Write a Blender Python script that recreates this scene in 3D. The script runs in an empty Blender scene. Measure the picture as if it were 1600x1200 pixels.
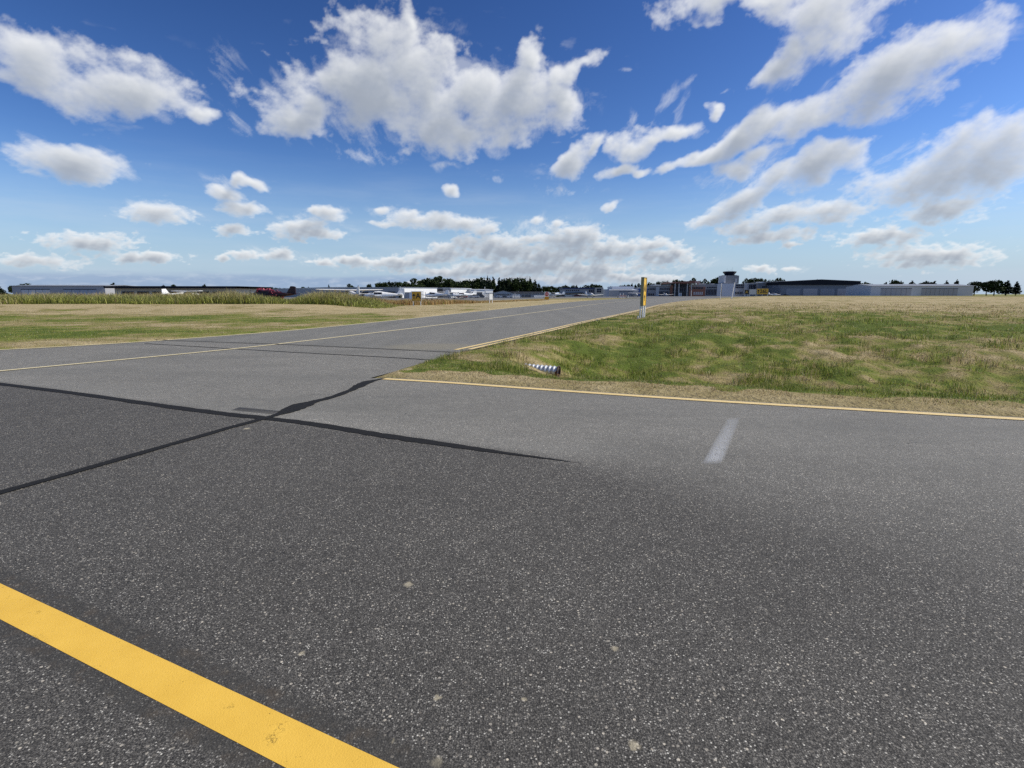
import bpy, bmesh, math, random
import numpy as np
from mathutils import Vector, Matrix, geometry
R = math.radians
# ---------------------------------------------------------------- camera, world, sun
F, EYE = 832.0, 1.6                       # focal length in pixels of a 1600 wide frame, eye height
TH = math.atan((600-459.5)/F)             # downward pitch
scene = bpy.context.scene
col = scene.collection
cam_d = bpy.data.cameras.new('camera'); cam = bpy.data.objects.new('camera', cam_d); col.objects.link(cam)
cam_d.sensor_width = 36; cam_d.lens = 36*F/1600; cam_d.clip_start = .05; cam_d.clip_end = 20000
cam.location = (0, 0, EYE); cam.rotation_euler = (math.pi/2-TH, 0, 0)
scene.camera = cam
SUN_AZ, SUN_EL = R(88), R(43)             # azimuth to the right of straight ahead (+Y)
sd = bpy.data.lights.new('sun', 'SUN'); sd.energy = 4.3; sd.angle = R(.5); sd.color = (1, .94, .80)
sun = bpy.data.objects.new('sun', sd); col.objects.link(sun)
sv = Vector((math.sin(SUN_AZ)*math.cos(SUN_EL), math.cos(SUN_AZ)*math.cos(SUN_EL), math.sin(SUN_EL)))
sun.rotation_euler = sv.to_track_quat('Z', 'Y').to_euler(); sun.location = (30, 20, 60)
vs = scene.view_settings
vs.view_transform = 'Standard'; vs.look = 'None'; vs.exposure = 0.1; vs.gamma = 1; vs.use_curve_mapping = False
try:
    scene.cycles.max_bounces = 4; scene.cycles.diffuse_bounces = 2; scene.cycles.transparent_max_bounces = 12
    scene.cycles.use_denoising = False; scene.cycles.transparent_max_bounces = 16
except Exception: pass

def pdir(u, v):
    x = (u-800)/F; y = (600-v)/F
    return (x, math.cos(TH)+y*math.sin(TH), -math.sin(TH)+y*math.cos(TH))
def G(u, v, z=0.0):                       # ground point seen at a place in the photograph
    d = pdir(u, v); t = (z-EYE)/d[2]
    return (d[0]*t, d[1]*t)
def X(u, Y): return (u-800)/F*(Y*math.cos(TH))
def Zh(v, Y):
    return EYE + Y*math.tan(math.atan((600-v)/F)-TH)

# world: Nishita sky with procedural cumulus laid out by direction
world = bpy.data.worlds.new('World'); scene.world = world; world.use_nodes = True
wt = world.node_tree; wt.nodes.clear()
class NT:                                  # small node helper
    def __init__(s, tree): s.t = tree
    def n(s, typ, **kw):
        nd = s.t.nodes.new(typ)
        for k, v in kw.items(): setattr(nd, k, v)
        return nd
    def put(s, sock, val):
        if hasattr(val, 'is_output') or isinstance(val, bpy.types.NodeSocket): s.t.links.new(val, sock)
        else: sock.default_value = val
    def math(s, op, a, b=None, c=None, clamp=False):
        nd = s.n('ShaderNodeMath', operation=op); nd.use_clamp = clamp
        s.put(nd.inputs[0], a)
        if b is not None: s.put(nd.inputs[1], b)
        if c is not None: s.put(nd.inputs[2], c)
        return nd.outputs[0]
    def vec(s, op, a, b=None, out=0, scale=None):
        nd = s.n('ShaderNodeVectorMath', operation=op); s.put(nd.inputs[0], a)
        if b is not None: s.put(nd.inputs[1], b)
        if scale is not None: s.put(nd.inputs['Scale'], scale)
        return nd.outputs[out]
    def noise(s, v, scale, detail=2, rough=.5, out='Fac', dist=0):
        nd = s.n('ShaderNodeTexNoise'); nd.noise_dimensions = '3D'
        if v is not None: s.put(nd.inputs['Vector'], v)
        nd.inputs['Scale'].default_value = scale; nd.inputs['Detail'].default_value = detail
        nd.inputs['Roughness'].default_value = rough; nd.inputs['Distortion'].default_value = dist
        return nd.outputs[out]
    def ramp(s, fac, stops, interp='LINEAR'):
        nd = s.n('ShaderNodeValToRGB'); s.put(nd.inputs[0], fac); cr = nd.color_ramp; cr.interpolation = interp
        while len(cr.elements) < len(stops): cr.elements.new(.5)
        for e, (p, c) in zip(cr.elements, stops):
            e.position = p; e.color = tuple(c)+(1,) if hasattr(c, '__len__') else (c, c, c, 1)
        return nd.outputs[0]
    def smooth(s, v, a, b, lo=0.0, hi=1.0):
        nd = s.n('ShaderNodeMapRange'); nd.interpolation_type = 'SMOOTHSTEP'
        s.put(nd.inputs['Value'], v); nd.inputs['From Min'].default_value = a; nd.inputs['From Max'].default_value = b
        nd.inputs['To Min'].default_value = lo; nd.inputs['To Max'].default_value = hi
        return nd.outputs['Result']
    def mix(s, fac, a, b, blend='MIX'):
        nd = s.n('ShaderNodeMix', data_type='RGBA', blend_type=blend); s.put(nd.inputs[0], fac)
        s.put(nd.inputs[6], a if isinstance(a, bpy.types.NodeSocket) else tuple(a)+(1,))
        s.put(nd.inputs[7], b if isinstance(b, bpy.types.NodeSocket) else tuple(b)+(1,))
        return nd.outputs[2]

# clouds: (u, v, half width, half height, tilt in degrees) as seen from the camera, turned into azimuth / elevation
CLOUDS = [(455,176,58,38,0),(520,120,60,40,20),(560,130,70,62,0),(628,58,42,42,60),(650,110,95,60,-20),(600,160,60,40,-30),(735,135,70,45,-20),
 (700,190,72,50,0),(740,205,80,34,5),(812,150,80,56,0),(872,152,34,34,0),(890,112,46,16,25),(640,30,12,20,0),(838,92,14,26,70),
 (1130,2,90,26,0),(1200,8,70,22,0),(1225,80,24,44,-10),(1200,115,34,16,35),(1260,60,40,40,0),(1300,20,90,60,0),
 (1095,240,56,10,18),(1150,215,52,20,25),(1205,188,52,26,28),(1270,175,50,34,20),(1145,262,38,18,5),(1190,238,46,14,12),
 (1105,338,40,11,25),(1160,312,56,16,25),(1215,280,60,18,28),(1280,262,70,30,20),(1165,352,46,11,0),(1235,335,56,14,5),(1300,330,60,18,0),
 (1200,370,70,9,0),(898,250,38,17,25),(925,238,20,10,30),(988,228,40,14,12),(1055,202,38,13,-5),(1020,215,26,10,20),(962,265,26,11,15),(1000,268,16,7,20),
 (1106,185,11,8,0),(1400,120,120,50,20),(1500,260,150,60,10),(1380,370,60,14,0),(1450,400,90,16,0),
 (706,297,12,11,-10),(380,322,34,14,0),(352,300,30,9,0),(400,288,26,7,-8),(378,282,10,9,0),(358,358,22,10,0),(468,360,42,15,0),(480,367,50,9,0),(516,334,26,11,0),
 (492,330,9,8,0),(605,325,12,7,0),(440,402,22,9,0),(447,398,12,8,0),(386,401,24,6,0),(350,406,10,6,0),(508,411,17,4,0),(545,408,36,7,0),(575,412,30,7,0),
 (645,345,34,11,0),(638,334,20,9,10),(690,346,40,11,0),(735,348,34,10,0),(762,358,14,9,0),(600,348,24,5,0),
 (200,140,90,36,10),(120,250,80,26,-5),(250,330,50,16,0),(140,380,60,14,0),(60,90,100,40,0),(300,180,26,14,0),(230,405,50,7,0),(60,410,60,8,0),
 (672,402,36,12,0),(700,394,26,14,0),(735,378,22,12,0),(775,385,52,17,0),(800,395,60,12,0),(832,375,26,9,0),(812,382,18,6,0),(860,402,60,16,0),(905,368,42,13,0),(895,380,60,15,0),
 (940,392,60,16,0),(960,383,44,10,0),(1010,385,50,8,0),(1035,402,46,11,0),(1060,397,18,10,0),(625,410,40,9,0),(600,415,60,4,0),(870,354,8,7,0),(840,348,12,7,0),
 (948,325,12,6,30),(1190,420,20,6,0),(1232,384,12,4,0),(1235,419,16,3,0),(830,420,90,11,0),(920,420,80,8,0),(760,418,60,9,0),(700,425,60,6,0),(820,436,40,6,0),(900,437,50,7,0),(740,438,40,5,0),(960,432,30,6,0),(680,441,30,4,0),
 (1000,436,60,6,0),(930,428,30,9,0),(1040,438,14,5,0),(1480,330,60,18,10)]
WISPS = [(1040,155,34,13,25),(1060,172,30,10,60),(992,183,9,24,-10),(1078,205,30,9,-15),(365,285,60,16,0),(520,330,46,13,0),(368,130,34,50,0),(360,190,28,30,0),(575,240,70,20,0),
 (610,328,36,16,0),(1075,135,10,22,-20),(855,60,10,13,0),(985,262,40,14,15),(1000,205,50,20,25),(880,300,60,14,0),(690,263,30,6,0),(782,275,16,8,0),(985,108,22,6,15),(1128,160,14,4,0),(470,345,60,20,0),
 (560,180,120,60,0),(640,60,90,50,0),(820,150,120,60,0),(600,415,140,14,0),(850,360,90,26,0),(1180,250,120,70,25),(1050,410,80,24,0),(420,400,90,12,0),(1240,420,30,8,0)]
def azel(u, v):
    d = pdir(u, v); return math.atan2(d[0], d[1]), math.atan2(d[2], math.hypot(d[0], d[1]))
BLOBS = []
WBLOBS = []
for src_, dst_ in ((CLOUDS, BLOBS), (WISPS, WBLOBS)):
    for (u, v, ru, rv, rot) in src_:
        a, e = azel(u, v); a2, _ = azel(u+ru, v); _, e2 = azel(u, v-rv); dst_.append((a, e, abs(a2-a), abs(e2-e), R(rot)))
w = NT(wt)
tc = w.n('ShaderNodeTexCoord'); sp = w.n('ShaderNodeSeparateXYZ')
nrm = w.vec('NORMALIZE', tc.outputs['Generated']); w.put(sp.inputs[0], nrm)
az = w.math('ARCTAN2', sp.outputs[0], sp.outputs[1]); elv = w.math('ARCSINE', sp.outputs[2])
cx = w.n('ShaderNodeCombineXYZ'); w.put(cx.inputs[0], az); w.put(cx.inputs[1], elv); cx.inputs[2].default_value = 1; AE = cx.outputs[0]
# the open sky itself
sky = w.n('ShaderNodeTexSky', sky_type='NISHITA'); sky.sun_disc = False
sky.sun_elevation = SUN_EL; sky.sun_rotation = SUN_AZ; sky.air_density = 1.0; sky.dust_density = .35; sky.ozone_density = 3.0; sky.altitude = 0
skyc = w.n('ShaderNodeHueSaturation'); w.put(skyc.inputs['Color'], sky.outputs[0]); skyc.inputs['Saturation'].default_value = 1.12
gm = w.n('ShaderNodeGamma'); w.put(gm.inputs[0], w.vec('SCALE', skyc.outputs[0], scale=.1)); gm.inputs[1].default_value = 1.6
skyd = w.vec('MULTIPLY', gm.outputs[0], (17.5, 15.2, 15.6))
skyd = w.mix(w.smooth(elv, .24, -.02, 0, .92), skyd, (3.5, 4.95, 6.7))
# low grey-blue stratus on the left and a faint high veil
sn = w.noise(w.vec('MULTIPLY', AE, (6, 40, 1)), 1.0, 4, .55)
smask = w.smooth(w.math('SUBTRACT', w.math('MULTIPLY_ADD', sn, .022, .022), elv), -.003, .009)
smask = w.math('MULTIPLY', w.math('MULTIPLY', smask, w.smooth(az, .30, -.06)), .8)
skyb = w.mix(smask, skyd, w.mix(w.smooth(w.noise(w.vec('MULTIPLY', AE, (40, 120, 1)), 1.0, 4, .6), .45, .75), (2.75, 3.75, 5.5), (4.2, 5.0, 6.4)))
veil = w.math('MULTIPLY', w.smooth(w.noise(w.vec('MULTIPLY', AE, (3, 22, 1)), 1.0, 5, .6), .42, .75), w.math('MULTIPLY', w.smooth(elv, .26, .06), .30))
skyb = w.mix(veil, skyb, (5.6, 6.4, 7.4))
bg = w.n('ShaderNodeBackground'); w.put(bg.inputs[0], skyb); bg.inputs[1].default_value = .1
wo = w.n('ShaderNodeOutputWorld'); w.put(wo.inputs[0], bg.outputs[0])

# ---------------------------------------------------------------- helpers
def tag(o, label=None, cat=None, group=None, kind=None):
    if label: o['label'] = label
    if cat: o['category'] = cat
    if group: o['group'] = group
    if kind: o['kind'] = kind
    return o
def empty(name, loc, rz=0, label=None, cat=None, group=None):
    o = bpy.data.objects.new(name, None); col.objects.link(o); o.location = loc; o.rotation_euler = (0, 0, rz)
    o.empty_display_size = .3
    return tag(o, label, cat, group)
class MB:
    def __init__(s): s.v = []; s.f = []
    def add(s, vs, fs):
        b = len(s.v); s.v += [tuple(x) for x in vs]; s.f += [tuple(i+b for i in f) for f in fs]; return s
    def box(s, x0, x1, y0, y1, z0, z1):
        return s.add([(x0,y0,z0),(x1,y0,z0),(x1,y1,z0),(x0,y1,z0),(x0,y0,z1),(x1,y0,z1),(x1,y1,z1),(x0,y1,z1)],
                     [(0,3,2,1),(4,5,6,7),(0,1,5,4),(1,2,6,5),(2,3,7,6),(3,0,4,7)])
    def cyl(s, p, q_, r0, r1=None, n=10):
        r1 = r0 if r1 is None else r1; p = Vector(p); q2 = Vector(q_); d = (q2-p).normalized()
        a = d.orthogonal().normalized(); b = d.cross(a); vs = []
        for c, r in ((p, r0), (q2, r1)):
            for i in range(n):
                t = 2*math.pi*i/n; vs.append(c+(a*math.cos(t)+b*math.sin(t))*r)
        return s.add(vs, [(i, (i+1) % n, n+(i+1) % n, n+i) for i in range(n)]+[tuple(range(n))[::-1], tuple(range(n, 2*n))])
    def loft(s, rings, cap=True):          # rings of equal length
        n = len(rings[0]); vs = [p for r in rings for p in r]; fs = []
        for k in range(len(rings)-1):
            for i in range(n): fs.append((k*n+i, k*n+(i+1) % n, (k+1)*n+(i+1) % n, (k+1)*n+i))
        if cap: fs += [tuple(range(n))[::-1], tuple(range((len(rings)-1)*n, len(rings)*n))]
        return s.add(vs, fs)
    def prism(s, poly, axis, a, b):        # poly in the plane across axis
        def P3(p, t): return {'x': (t, p[0], p[1]), 'y': (p[0], t, p[1]), 'z': (p[0], p[1], t)}[axis]
        n = len(poly)
        return s.add([P3(p, a) for p in poly]+[P3(p, b) for p in poly], [(i, (i+1) % n, n+(i+1) % n, n+i) for i in range(n)]+[tuple(range(n))[::-1], tuple(range(n, 2*n))])
    def build(s, name, mat, parent=None, smooth=False, bevel=0):
        me = bpy.data.meshes.new(name); me.from_pydata(s.v, [], s.f)
        bm = bmesh.new(); bm.from_mesh(me)
        if bevel:
            bmesh.ops.bevel(bm, geom=bm.edges[:], offset=bevel, segments=2, affect='EDGES', clamp_overlap=True)
        bmesh.ops.recalc_face_normals(bm, faces=bm.faces)
        bm.to_mesh(me); bm.free()
        if smooth:
            for p in me.polygons: p.use_smooth = True
        me.materials.append(mat); o = bpy.data.objects.new(name, me); col.objects.link(o)
        if parent is not None: o.parent = parent
        return o
def copy_tree(o, parent=None):
    c = o.copy(); col.objects.link(c)
    if parent is not None: c.parent = parent
    for ch in list(o.children): copy_tree(ch, c)
    return c

MATS = {}
def mat(name, color, rough=.7, metal=0.0, var=.12, scale=3.0, bump=0.0, streak=False):
    if name in MATS: return MATS[name]
    m = bpy.data.materials.new(name); m.use_nodes = True; t = NT(m.node_tree); b = m.node_tree.nodes['Principled BSDF']
    tcn = t.n('ShaderNodeTexCoord'); v = tcn.outputs['Object']
    if streak: v = t.vec('MULTIPLY', v, (1, 1, .12))
    n1 = t.noise(v, scale, 5, .6)
    c = t.mix(n1, tuple(x*(1-var) for x in color), tuple(min(1, x*(1+var)) for x in color))
    t.put(b.inputs['Base Color'], c); b.inputs['Roughness'].default_value = rough; b.inputs['Metallic'].default_value = metal
    if bump:
        bn = t.n('ShaderNodeBump'); bn.inputs['Strength'].default_value = bump; bn.inputs['Distance'].default_value = .01
        t.put(bn.inputs['Height'], t.noise(v, scale*8, 3)); t.put(b.inputs['Normal'], bn.outputs[0])
    MATS[name] = m; return m
def corr(name, color, per=3.0):            # ribbed metal cladding
    m = mat(name, color, .55, 0, .10, .6, streak=True)
    t = NT(m.node_tree); b = m.node_tree.nodes['Principled BSDF']
    tcn = t.n('ShaderNodeTexCoord'); wv_ = t.n('ShaderNodeTexWave', bands_direction='X'); t.put(wv_.inputs['Vector'], tcn.outputs['Object']); wv_.inputs['Scale'].default_value = per*.3
    bn = t.n('ShaderNodeBump'); bn.inputs['Strength'].default_value = .12; bn.inputs['Distance'].default_value = .02
    t.put(bn.inputs['Height'], wv_.outputs['Fac']); t.put(b.inputs['Normal'], bn.outputs[0]); return m
M_white = mat('white_paint', (.88, .88, .86), .4); M_steel = mat('galvanised_steel', (.42, .43, .44), .35, .8, .2, 6)
M_glass = mat('dark_glass', (.012, .016, .035), .25); M_glass.node_tree.nodes['Principled BSDF'].inputs['Specular IOR Level'].default_value = .2; M_dark = mat('dark_trim', (.02, .022, .028), .5)
M_black = mat('black_paint', (.012, .012, .013), .5); M_rubber = mat('black_rubber', (.02, .02, .02), .8)
M_signy = mat('sign_yellow', (.62, .37, .03), .45); M_grey = mat('grey_paint', (.28, .29, .31), .5)
M_hangw = corr('white_cladding', (.86, .86, .84)); M_hangg = corr('grey_cladding', (.36, .36, .37)); M_hangb = corr('blue_grey_cladding', (.34, .38, .44))
M_roofg = corr('grey_metal_roof', (.25, .27, .30)); M_dkroof = mat('dark_roof', (.022, .024, .030), .9); M_dkroof.node_tree.nodes['Principled BSDF'].inputs['Specular IOR Level'].default_value = .1; M_blueroof = mat('navy_fascia', (.02, .04, .13), .5)
M_conc = mat('pale_concrete', (.42, .42, .41), .8); M_beige = mat('beige_panel', (.45, .42, .36), .7); M_brick = mat('brown_brick', (.27, .12, .08), .85)
M_brown = mat('brown_fascia', (.22, .09, .06), .6); M_red = mat('red_paint', (.45, .03, .03), .4); M_maroon = mat('maroon_paint', (.030, .005, .008), .5)
M_trunk = mat('bark', (.07, .05, .035), .9); M_palegrey = mat('pale_grey_panel', (.56, .57, .58), .6); M_lroof = mat('light_metal_roof', (.62, .64, .68), .4)

# vectorised value noise for terrain and scatter
rng = np.random.default_rng(7)
LAT = rng.random((256, 256))
def vnoise(x, y):
    xi = np.floor(x).astype(int); yi = np.floor(y).astype(int); fx = x-xi; fy = y-yi
    fx = fx*fx*(3-2*fx); fy = fy*fy*(3-2*fy)
    a = LAT[xi % 256, yi % 256]; b = LAT[(xi+1) % 256, yi % 256]; c = LAT[xi % 256, (yi+1) % 256]; d = LAT[(xi+1) % 256, (yi+1) % 256]
    return (a*(1-fx)+b*fx)*(1-fy)+(c*(1-fx)+d*fx)*fy
def fbm(x, y, o=4):
    s = 0; a = .5
    for k in range(o): s = s+a*vnoise(x*2**k+17*k, y*2**k+31*k); a *= .5
    return s/(1-.5**o)
def sstep(a, b, x): t = np.clip((x-a)/(b-a), 0, 1); return t*t*(3-2*t)

def fast_mesh(name, co, faces_flat, nper, material, attrs=None, colattr=None, smooth=False):
    me = bpy.data.meshes.new(name); nv = len(co); nf = len(faces_flat)//nper
    me.vertices.add(nv); me.vertices.foreach_set('co', np.ascontiguousarray(co, dtype=np.float32).ravel())
    me.loops.add(nf*nper); me.loops.foreach_set('vertex_index', np.ascontiguousarray(faces_flat, dtype=np.int32))
    me.polygons.add(nf); me.polygons.foreach_set('loop_start', np.arange(0, nf*nper, nper, dtype=np.int32))
    try: me.polygons.foreach_set('loop_total', np.full(nf, nper, dtype=np.int32))
    except Exception: pass
    me.update(calc_edges=True)
    if attrs:
        for k, a in attrs.items():
            A = me.attributes.new(k, 'FLOAT', 'POINT'); A.data.foreach_set('value', np.ascontiguousarray(a, dtype=np.float32))
    if colattr is not None:
        A = me.color_attributes.new('tint', 'FLOAT_COLOR', 'POINT'); A.data.foreach_set('color', np.ascontiguousarray(colattr, dtype=np.float32).ravel())
    if smooth: me.polygons.foreach_set('use_smooth', np.ones(nf, bool))
    me.materials.append(material); me.validate(); o = bpy.data.objects.new(name, me); col.objects.link(o); return o
# ---------------------------------------------------------------- cloud dome
GA = rng.uniform(0, 2*np.pi, (256, 256)); GXr, GYr = np.cos(GA), np.sin(GA)
def pnoise(x, y):                            # gradient noise, about -1..1
    xi = np.floor(x).astype(int); yi = np.floor(y).astype(int); fx = x-xi; fy = y-yi
    u_ = fx**3*(fx*(fx*6-15)+10); v_ = fy**3*(fy*(fy*6-15)+10)
    def g(i, j, dx, dy): a_ = (xi+i) % 256; b_ = (yi+j) % 256; return GXr[a_, b_]*dx+GYr[a_, b_]*dy
    n00 = g(0, 0, fx, fy); n10 = g(1, 0, fx-1, fy); n01 = g(0, 1, fx, fy-1); n11 = g(1, 1, fx-1, fy-1)
    return ((n00*(1-u_)+n10*u_)*(1-v_)+(n01*(1-u_)+n11*u_)*v_)*1.5
def pf(x, y, o=6, g=.55, billow=False):
    s_ = 0; a_ = 1; t_ = 0
    for k in range(o):
        n = pnoise(x*2**k+13.7*k, y*2**k+7.3*k); s_ = s_+a_*((1-2*np.abs(n)) if billow else n); t_ += a_; a_ *= g
    return s_/t_
def cloud_dome():
    az_ = np.radians(np.linspace(-64, 64, 1500)); el_ = np.radians(np.concatenate([np.linspace(-.6, 12, 190), np.linspace(12.09, 33, 235)]))
    Az, El = np.meshgrid(az_, el_)
    k = np.clip(El*2.4+.10, .13, 1.0)                       # features shrink towards the horizon
    lr = np.log(k)
    wx = pf(Az*7, El*10, 3)*.050*k+pf(Az*36/(.6+k), El*50/(.6+k)+3, 3)*.016*k; wy = pf(Az*7+40, El*10+9, 3)*.036*k+pf(Az*36/(.6+k)+5, El*50/(.6+k), 3)*.012*k
    X_, Y_ = Az+wx, El+wy
    d = np.full(Az.shape, 9.0)
    for (a, e, ra, re_, r) in BLOBS:
        c, s_ = math.cos(r), math.sin(r); dx = ((X_-a)*c+(Y_-e)*s_)/ra; dy = (-(X_-a)*s_+(Y_-e)*c)/re_
        dd = np.sqrt(dx*dx+dy*dy); h_ = np.clip(.5+.5*(d-dd)/.3, 0, 1); d = d*(1-h_)+dd*h_-.3*h_*(1-h_)
    hi = pf(Az*14, El*20, 7, .60); hib = pf(Az*11+3, El*15, 6, .55, True); lo = pf(Az*46, El*85, 6, .58); lob = pf(Az*40, El*70+5, 5, .55, True)
    m_ = sstep(.05, .22, El); n_ = (hi*.9+(hib-.15)*.42)*m_+(lo*.8+(lob-.15)*.45)*(1-m_)
    f_ = (1.10-.06*m_)-d+n_*(1.30+.35*(1-m_))
    tau = np.clip(f_, 0, None)
    wisp = np.clip(pf(Az*9+2, El*26, 6, .62)*1.4-.42, 0, 1)*sstep(.02, .1, El)*.5*sstep(2.6, 1.6, d)
    dw = np.full(Az.shape, 9.0)
    for (a, e, ra, re_, r) in WBLOBS:
        c, s_ = math.cos(r), math.sin(r); dx = ((X_-a)*c+(Y_-e)*s_)/ra; dy = (-(X_-a)*s_+(Y_-e)*c)/re_; dw = np.minimum(dw, np.sqrt(dx*dx+dy*dy))
    fil = pf((Az+wx*.4)*30/(.5+k), (El+wy*.4)*48/(.5+k)+7, 7, .70)
    wisp2 = np.clip((1.05-dw)*.55+fil*1.5-.18, 0, 1)*sstep(1.3, .5, dw)*.5
    fringe = np.clip(.30+fil*1.6-(d-1.0)*1.5, 0, 1)*sstep(1.75, 1.15, d)*.34
    dens_ = 1-np.exp(-(tau**1.25)*2.2); dens_ = np.clip(dens_+np.maximum(np.maximum(wisp, wisp2), fringe)*(1-dens_), 0, 1)*.985
    # light: march towards the sun (up and to the right) through the thickness
    H_, W_ = f_.shape; daz = az_[1]-az_[0]; ac = np.zeros_like(f_); iu, iv = np.meshgrid(np.arange(W_), np.arange(H_))
    elidx = lambda E_: np.interp(E_, el_, np.arange(H_))
    for st in (.006, .014, .026, .042, .062, .088):
        uu = np.clip(iu+st*.6*k/daz, 0, W_-1.01); vv = np.clip(elidx((El+st*k).ravel()).reshape(El.shape), 0, H_-1.01)
        u0 = uu.astype(int); v0 = vv.astype(int); fu = uu-u0; fv = vv-v0
        samp = (tau[v0, u0]*(1-fu)+tau[v0, u0+1]*fu)*(1-fv)+(tau[v0+1, u0]*(1-fu)+tau[v0+1, u0+1]*fu)*fv
        ac += np.clip(samp, 0, 1.6)
    lit = np.exp(-.28*ac)*1.0+.20*np.exp(-tau*1.6); lit = np.clip(lit, 0, 1)
    r_ = 9000.0; co = np.stack([np.sin(Az)*np.cos(El)*r_, np.cos(Az)*np.cos(El)*r_, np.sin(El)*r_+EYE], -1).reshape(-1, 3)
    q0_ = (np.arange(H_-1)[:, None]*W_+np.arange(W_-1)[None, :]); fq_ = np.stack([q0_, q0_+W_, q0_+W_+1, q0_+1], -1).reshape(-1, 4)
    keep = dens_.reshape(-1)[fq_].max(1) > .002; fq_ = fq_[keep]
    m = bpy.data.materials.new('cloud_light'); m.use_nodes = True; t = NT(m.node_tree); m.node_tree.nodes.clear()
    a1 = t.n('ShaderNodeAttribute'); a1.attribute_name = 'cover'; a2 = t.n('ShaderNodeAttribute'); a2.attribute_name = 'sunlit'
    em = t.n('ShaderNodeEmission'); t.put(em.inputs[0], t.ramp(a2.outputs['Fac'], [(0, (.27, .31, .38)), (.25, (.37, .41, .475)), (.5, (.56, .59, .63)), (.75, (.72, .74, .765)), (1, (.87, .88, .885))]))
    tr_ = t.n('ShaderNodeBsdfTransparent'); mx_ = t.n('ShaderNodeMixShader'); out = t.n('ShaderNodeOutputMaterial')
    t.put(mx_.inputs[0], a1.outputs['Fac']); t.put(mx_.inputs[1], tr_.outputs[0]); t.put(mx_.inputs[2], em.outputs[0]); t.put(out.inputs[0], mx_.outputs[0])
    try: m.cycles.emission_sampling = 'NONE'
    except Exception: pass
    o = fast_mesh('sky', co, fq_.reshape(-1), 4, m, {'cover': dens_.ravel(), 'sunlit': lit.ravel()}, smooth=True); tag(o, kind='structure')
    return o
cloud_dome()

# ---------------------------------------------------------------- layout on the ground (metres)
road_e = [(-2.75, 10.14), (-2.45, 10.06), (-1.17, 9.62), (0, 9.11), (1.56, 8.48), (2.92, 7.95), (4.16, 7.53), (8.0, 6.25), (14, 4.3), (40, -4.2)]
re = [(-1.63, 15.38), (0, 19.72), (1.41, 23.54), (3.57, 29.82), (6.86, 38.3), (13.25, 55.6), (22.6, 82.7), (36.7, 118.8), (64.9, 182.3), (100, 240), (170, 300), (300, 338), (500, 352)]
le = [(-16.5, 14.0), (-13.2, 16.8), (-11.15, 20.6), (-9.99, 23.1), (-8.02, 29.8), (-5.32, 41.0), (-2.65, 52.6), (5.23, 84.0), (14.1, 118.8), (27.7, 160.8), (45, 205)]
cl = [(-60, -60), (-22, -8), (-14.5, 5.0), (-11.2, 10.3), (-8.3, 15.3), (-7.2, 18.2), (-5.2, 23.8), (-3.6, 28.6), (0, 40.2), (3.3, 51.4), (12.56, 84.0), (24, 119), (45, 172), (75, 222), (130, 285)]
fillet = [(-2.75, 10.14), (-2.3, 11.58), (-1.72, 13.6), (-1.35, 14.9)]
def offs(pl, d):                            # offset a polyline to its right by d
    out = []
    for i, p in enumerate(pl):
        a = Vector(pl[max(i-1, 0)]); b = Vector(pl[min(i+1, len(pl)-1)]); t = (b-a).normalized()
        out.append((p[0]+t.y*d, p[1]-t.x*d))
    return out
def smooth_pl(pl, n=3):                     # Chaikin
    for _ in range(n):
        o = [pl[0]]
        for a, b in zip(pl, pl[1:]):
            o += [(a[0]*.75+b[0]*.25, a[1]*.75+b[1]*.25), (a[0]*.25+b[0]*.75, a[1]*.25+b[1]*.75)]
        pl = o+[pl[-1]]
    return pl
re_s = smooth_pl(re, 2); le_s = smooth_pl(le, 2); cl_s = smooth_pl(cl, 2)
reg = offs(re_s, .42); leg_ = offs(le_s, -.25); roadg = offs(road_e, -.16)
GR = [(x-.13, y-.02) for x, y in fillet[1:]]+reg[1:]+[(900, 352), (900, -300), (40.3, -300)]+[(40, -4.0)]+roadg[::-1][1:]
GL = [(-900, 330), (-900, 300), (-400, 140), (-60, 28), (-30, 18), (-20.5, 14.9)]+leg_[1:]+[(30, 215), (5, 175), (-8, 130), (-16, 105), (-30, 90), (-60, 86), (-200, 96), (-400, 160)]
def poly_sd(px, py, poly):                  # signed distance, positive inside
    inside = np.zeros(px.shape, bool); d = np.full(px.shape, 1e9)
    n = len(poly)
    for i in range(n):
        x0, y0 = poly[i]; x1, y1 = poly[(i+1) % n]; ex, ey = x1-x0, y1-y0; L2 = ex*ex+ey*ey+1e-12
        t = np.clip(((px-x0)*ex+(py-y0)*ey)/L2, 0, 1); d = np.minimum(d, (px-x0-t*ex)**2+(py-y0-t*ey)**2)
        c = ((y0 > py) != (y1 > py)); xx = x0+(py-y0)*ex/(ey if abs(ey) > 1e-12 else 1e-12)
        inside ^= (c & (px < xx))
    d = np.sqrt(d); return np.where(inside, d, -d)
def pl_dist(px, py, pl):
    d = np.full(px.shape, 1e9)
    for (x0, y0), (x1, y1) in zip(pl, pl[1:]):
        ex, ey = x1-x0, y1-y0; t = np.clip(((px-x0)*ex+(py-y0)*ey)/(ex*ex+ey*ey), 0, 1)
        d = np.minimum(d, (px-x0-t*ex)**2+(py-y0-t*ey)**2)
    return np.sqrt(d)
fld = fillet+reg[1:40]
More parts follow.
